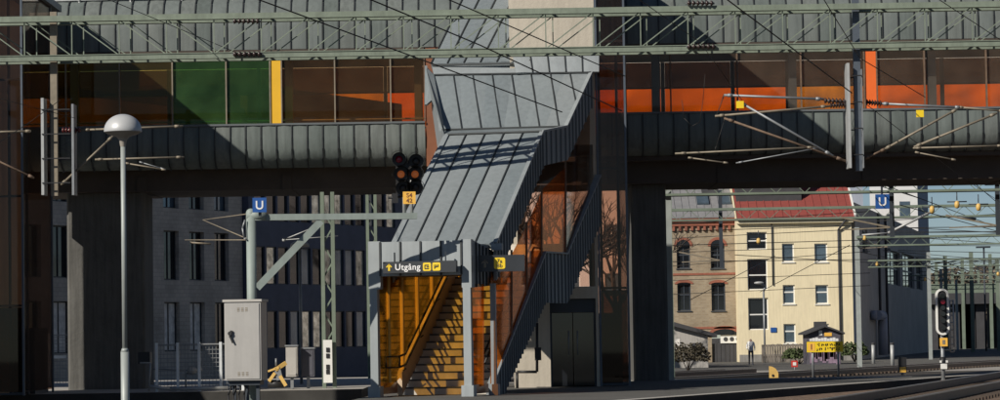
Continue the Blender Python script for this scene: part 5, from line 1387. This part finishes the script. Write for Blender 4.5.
wl = 'thin overhead wire stretched above the far tracks between the green gantries'
def fw(p, q, r=.016): wire([p, q], r, wl, 'far overhead wires', 'wire', 4)
rw_ = random.Random(21)
for k in range(16):
    y0 = 226 + 3.6 * k; fw((868 + rw_.uniform(-8, 30), y0 + rw_.uniform(-6, 6), 150 + 8 * k), (1012, y0 + rw_.uniform(-12, 8), 130 + 8 * k), .02)
for k in range(6): fw((660, 225 + 14 * k, 112 + 3 * k), (870, 216 + 13 * k + rw_.uniform(-6, 6), 112 + 4 * k), .013)
for p, q in (((860, 176, 85), (1010, 232, 150)), ((848, 176, 85), (925, 200, 110)), ((655, 246, 110), (1010, 236, 140)), ((655, 262, 110), (1005, 258, 170)), ((690, 300, 110), (775, 256, 140)),
             ((735, 255, 120), (1000, 270, 200)), ((860, 222, 120), (1000, 214, 120)), ((860, 252, 150), (1000, 282, 220)), ((880, 262, 160), (1000, 262, 180)), ((760, 292, 140), (850, 245, 110)), ((900, 205, 95), (1000, 232, 130)), ((965, 175, 88), (1000, 205, 100)), ((655, 232, 110), (850, 226, 120))): fw(p, q)
# catenary masts on the right
for px, Y, yt, lb in ((857, 140, 178, 'grey green mast standing at the corner of the yellow house'), (669, 105, 178, 'green mast beside the narrow pier, before the brick house'), (928, 185, 190, 'green mast at the corner of the tall block, against the sky')):
    if px == 857 or px == 928: continue
    lattice_mast(px, Y, .22, yt, lb)
for k, (px, Y, yt) in enumerate(((937, 330, 262), (946, 265, 256), (953, 360, 268), (963, 300, 258), (972, 250, 252), (979, 380, 270), (991, 300, 254), (998, 260, 258))):
    x = at(px, 300, Y).x; root = empty('catenary_mast', (x, Y, 0), 'thin dark mast of the crowd standing far off under the wires at the right', 'mast', 'distant masts under the wires')
    m = MB(); z = zY(yt, px, Y); m.box(x - .16, x + .16, Y - .16, Y + .16, 0, z); m.build('pole', 'mast_green', root)
    m = MB(); m.beam((x - 2.2, Y, z - .9), (x, Y, z - .5), .09, .09); m.beam((x - 2.2, Y, z - .9), (x, Y, z - 1.8), .08, .08); m.build('arm', 'dark_steel', root)
# street lamp by the stair window
Yq = 178; x = at(765, 360, Yq).x
root = empty('street_lamp', (x, Yq, 0), 'thin street lamp with a curved arm before the yellow house', 'street lamp')
m = MB(); pts = [V((x, Yq, 0)), V((x, Yq, zY(292, 765, Yq))), V((x + .1, Yq, zY(286, 765, Yq))), V((x - .3, Yq - .2, zY(283, 765, Yq)))]
m.path(pts, .07, 6); m.build('pole', 'galv', root); m = MB(); m.ball(pts[-1], .2, (1.6, 1, .5)); m.build('lamp_head', 'galv_pale', root)
for px, yt, Y, lb in ((985, 248, 260, 'distant lamp post with a flat head against the sky'),):
    x = at(px, 300, Y).x; root = empty('lamp_post', (x, Y, 0), lb, 'lamp post'); m = MB(); m.tube((x, Y, 0), (x, Y, zY(yt, px, Y)), .09, 6); m.build('pole', 'dark_steel', root)
    m = MB(); z = zY(yt, px, Y); m.box(x - .7, x + .6, Y - .2, Y + .2, z, z + .15); m.build('lamp_head', 'dark_steel', root)

# main signal with oval board
Ysg = 69.0; q = at(943.5, 390, Ysg); x = q.x
ms = empty('track_signal', (x, Ysg, BZ), 'tall track signal with an oval black board rimmed in white', 'signal')
m = MB(); m.tube((x, Ysg, BZ), (x, Ysg, zY(335, 944, Ysg)), .05, 10); m.build('mast', 'galv', ms)
zl, zh = zY(335, 944, Ysg), zY(289, 944, Ysg); rw = 6.3 * Ysg / F
def stadium(rad): 
    P = []
    for i in range(13): t = math.pi * i / 12; P.append((x + math.cos(t) * rad, zh - rw + math.sin(t) * rad))
    for i in range(13): t = math.pi + math.pi * i / 12; P.append((x + math.cos(t) * rad, zl + rw + math.sin(t) * rad))
    return P
m = MB(); m.prism([(a, Ysg - .1, b) for a, b in stadium(rw * .8)], (0, .04, 0)); bd = m.build('signal_board', 'black', ms)
m = MB(); o_, i_ = stadium(rw * 1.05), stadium(rw * .72); n = len(o_)
for k in range(n):
    k2 = (k + 1) % n
    m.hexa([(i_[k][0], Ysg - .13, i_[k][1]), (o_[k][0], Ysg - .13, o_[k][1]), (o_[k][0], Ysg - .05, o_[k][1]), (i_[k][0], Ysg - .05, i_[k][1])],
           [(i_[k2][0], Ysg - .13, i_[k2][1]), (o_[k2][0], Ysg - .13, o_[k2][1]), (o_[k2][0], Ysg - .05, o_[k2][1]), (i_[k2][0], Ysg - .05, i_[k2][1])])
m.build('rim', 'white_trim', bd)
for k, yy in enumerate((296, 302, 308, 314, 321, 328)):
    m = MB(); qz = zY(yy, 944, Ysg); c_ = V((x, Ysg - .12, qz)); m.tube(c_, c_ - V((0, .12, 0)), .054, 10, .058); m.build('lens', 'lens_red' if k == 1 else 'win_dark', bd)
a, b_ = at(940, 346.5, Ysg - .12), at(947.5, 338, Ysg - .12); m = MB(); m.box(a.x, b_.x, Ysg - .12, Ysg - .09, a.z, b_.z); m.box(a.x + .06, b_.x - .06, Ysg - .127, Ysg - .122, a.z + .05, b_.z - .05, 1); m.build('number_plate', ['plate_orange', 'tan_tube'], ms)
m = MB(); m.tube((x, Ysg - .01, zY(369, 944, Ysg)), (x, Ysg - .01, zY(357, 944, Ysg)), .075, 10); m.build('band', 'black', ms)
a = at(944, 366.5, Ysg - .12); m = MB(); m.box(a.x - .08, a.x + .08, Ysg - .11, Ysg - .085, a.z - .065, a.z + .065); m.box(a.x - .10, a.x - .05, Ysg - .11, Ysg - .09, a.z + .09, a.z + .145); m.box(a.x + .05, a.x + .10, Ysg - .11, Ysg - .09, a.z + .09, a.z + .145); m.build('white_marker', 'white_trim', ms)
m = MB(); xl = at(951, 300, Ysg).x
for dxl in (-.0, .09): m.tube((xl + dxl, Ysg + .25, zY(352, 950, Ysg)), (xl + dxl, Ysg + .25, zY(300, 950, Ysg)), .022, 6)
z = zY(352, 950, Ysg)
while z < zY(300, 950, Ysg): m.tube((xl, Ysg + .25, z), (xl + .09, Ysg + .25, z), .018, 5); z += .18
m.tube((x, Ysg, zl + .2), (xl, Ysg + .25, zl + .2), .02, 5); m.tube((x, Ysg, zY(350, 944, Ysg)), (xl, Ysg + .25, zY(350, 944, Ysg)), .02, 5)
m.build('ladder', 'galv_pale', ms)
m = MB(); m.box(x - .15, x + .15, Ysg - .15, Ysg + .15, BZ - .1, BZ + .14); m.build('footing', 'curtain', ms)

def dwarf(px, py, Y, label):
    q = at(px, py, Y); root = empty('ground_signal', (q.x, Y, 0), label, 'ground signal')
    m = MB(); m.box(q.x - .16, q.x + .16, Y, Y + .25, .15, .75); m.build('head', 'black', root); m = MB(); m.box(q.x - .13, q.x + .13, Y - .03, Y - .005, .12, .34); m.build('plate', 'plate_orange', root)
    m = MB(); m.tube((q.x, Y + .12, 0), (q.x, Y + .12, .16), .06, 8); m.build('foot', 'galv', root)
dwarf(903, 376, 118, 'small black ground signal with an orange plate between the tracks')
q = at(773, 376, 104); root = empty('track_marker', (q.x, 104, 0), 'rounded ochre marker board with a dark dot beside the track', 'marker')
m = MB(); m.prism([(q.x - .14, 104, .1), (q.x + .2, 104, .1), (q.x + .2, 104, .35)] + [(q.x - .14 + .34 * math.cos(t), 104, .3 + .32 * math.sin(t)) for t in (R(20), R(45), R(70), R(90))], (0, .05, 0)); m.build('board', 'yellow_paint', root)
m = MB(); m.tube((q.x, 103.99, .27), (q.x, 103.98, .27), .05, 10); m.build('dot', 'black', root); m = MB(); m.box(q.x - .05, q.x + .05, 104.01, 104.05, 0, .1); m.build('foot', 'galv', root)
q = at(794.5, 364, 122); root = empty('square_marker', (q.x, 122, 0), 'small red framed square marker on a peg before the fence', 'marker')
m = MB(); m.box(q.x - .14, q.x + .14, 122, 122.03, q.z - .14, q.z + .14); m.box(q.x - .07, q.x + .07, 121.985, 121.997, q.z - .07, q.z + .07, 1); m.build('board', ['red', 'white_trim'], root)
m = MB(); m.tube((q.x, 122.02, 0), (q.x, 122.02, q.z), .02, 6); m.build('peg', 'galv', root)
for px, y0, y1, Y, lb in ((892, 345, 362, 150, 'short white post with a dark cap before the grey building'), (873, 345, 362, 165, 'short grey post by the pipe of the grey building')):
    a = at(px, y0, Y); root = empty('marker_post', (a.x, Y, 0), lb, 'post'); m = MB(); m.tube((a.x, Y, 0), (a.x, Y, a.z), .1, 8); m.build('post', 'galv_pale', root); m = MB(); m.tube((a.x, Y, a.z + .003), (a.x, Y, a.z + .12), .11, 8); m.build('cap', 'tar', root)

# cloud bank added behind the bridge to backlight its orange panes
from mathutils import noise as mnoise
m = MB(); nx, nz = 180, 26; Yc_ = 2300
def cloud_pt(i, k, back):
    px = 150 + 1100 * i / nx; f = k / nz
    top = 294 + 14 * mnoise.fractal(V((px * .012, 3.1, 0)), 1.0, 2.0, 4); e_ = 188 + (top - 188) * f
    bulge = 60 * (1 - (2 * f - 1) ** 4) ** .5 if 0 < f < 1 else 0
    d = bulge + (9 * mnoise.fractal(V((px * .010, f * 1.6, .7)), 1.0, 2.1, 5) if 0 < f < 1 else 0)
    y = Yc_ + (d if back else -d)
    return V(((px - 500) / F * Yc_, y, 1.75 + e_ / F * Yc_))
for back in (0, 1):
    m.add([cloud_pt(i, k, back) for i in range(nx + 1) for k in range(nz + 1)],
          [(i * (nz + 1) + k, (i + 1) * (nz + 1) + k, (i + 1) * (nz + 1) + k + 1, i * (nz + 1) + k + 1) for i in range(nx) for k in range(nz)], 0, True)
M['added_cloud'] = mat('added_cloud', (0.80, 0.80, 0.81), 1.0, 0, 0.03, .01)
tag(m.build('added_cloud_bank', 'added_cloud', fix=False), kind='stuff')
# ================================================================== LIGHT
ALPHA, ELEV = R(46), R(31)
trav = V((math.sin(ALPHA) * math.cos(ELEV), math.cos(ALPHA) * math.cos(ELEV), -math.sin(ELEV)))
sl = bpy.data.lights.new('sun', 'SUN'); sl.energy = 5.0; sl.angle = R(.5); sl.color = (1, .93, .82)
so = bpy.data.objects.new('sun', sl); COL.objects.link(so); so.rotation_euler = trav.to_track_quat('-Z', 'Y').to_euler(); so.location = (-30, -30, 60)
w = bpy.data.worlds.new('World'); scene.world = w; w.use_nodes = True
nt = w.node_tree; bg = nt.nodes['Background']; sky = nt.nodes.new('ShaderNodeTexSky'); sky.sky_type = 'NISHITA'; sky.sun_disc = False
sky.sun_elevation = ELEV; sky.sun_rotation = math.atan2(-trav.x, -trav.y); sky.air_density = 0.65; sky.dust_density = 0.0; sky.ozone_density = 2.0
nt.links.new(sky.outputs[0], bg.inputs[0]); bg.inputs[1].default_value = 0.05
vs = scene.view_settings; vs.view_transform = 'Standard'; vs.look = 'None'; vs.gamma = 1; vs.exposure = -0.1; vs.use_curve_mapping = False
scene.cycles.max_bounces = 10; scene.cycles.transparent_max_bounces = 24; scene.cycles.diffuse_bounces = 4
scene.cycles.use_denoising = True
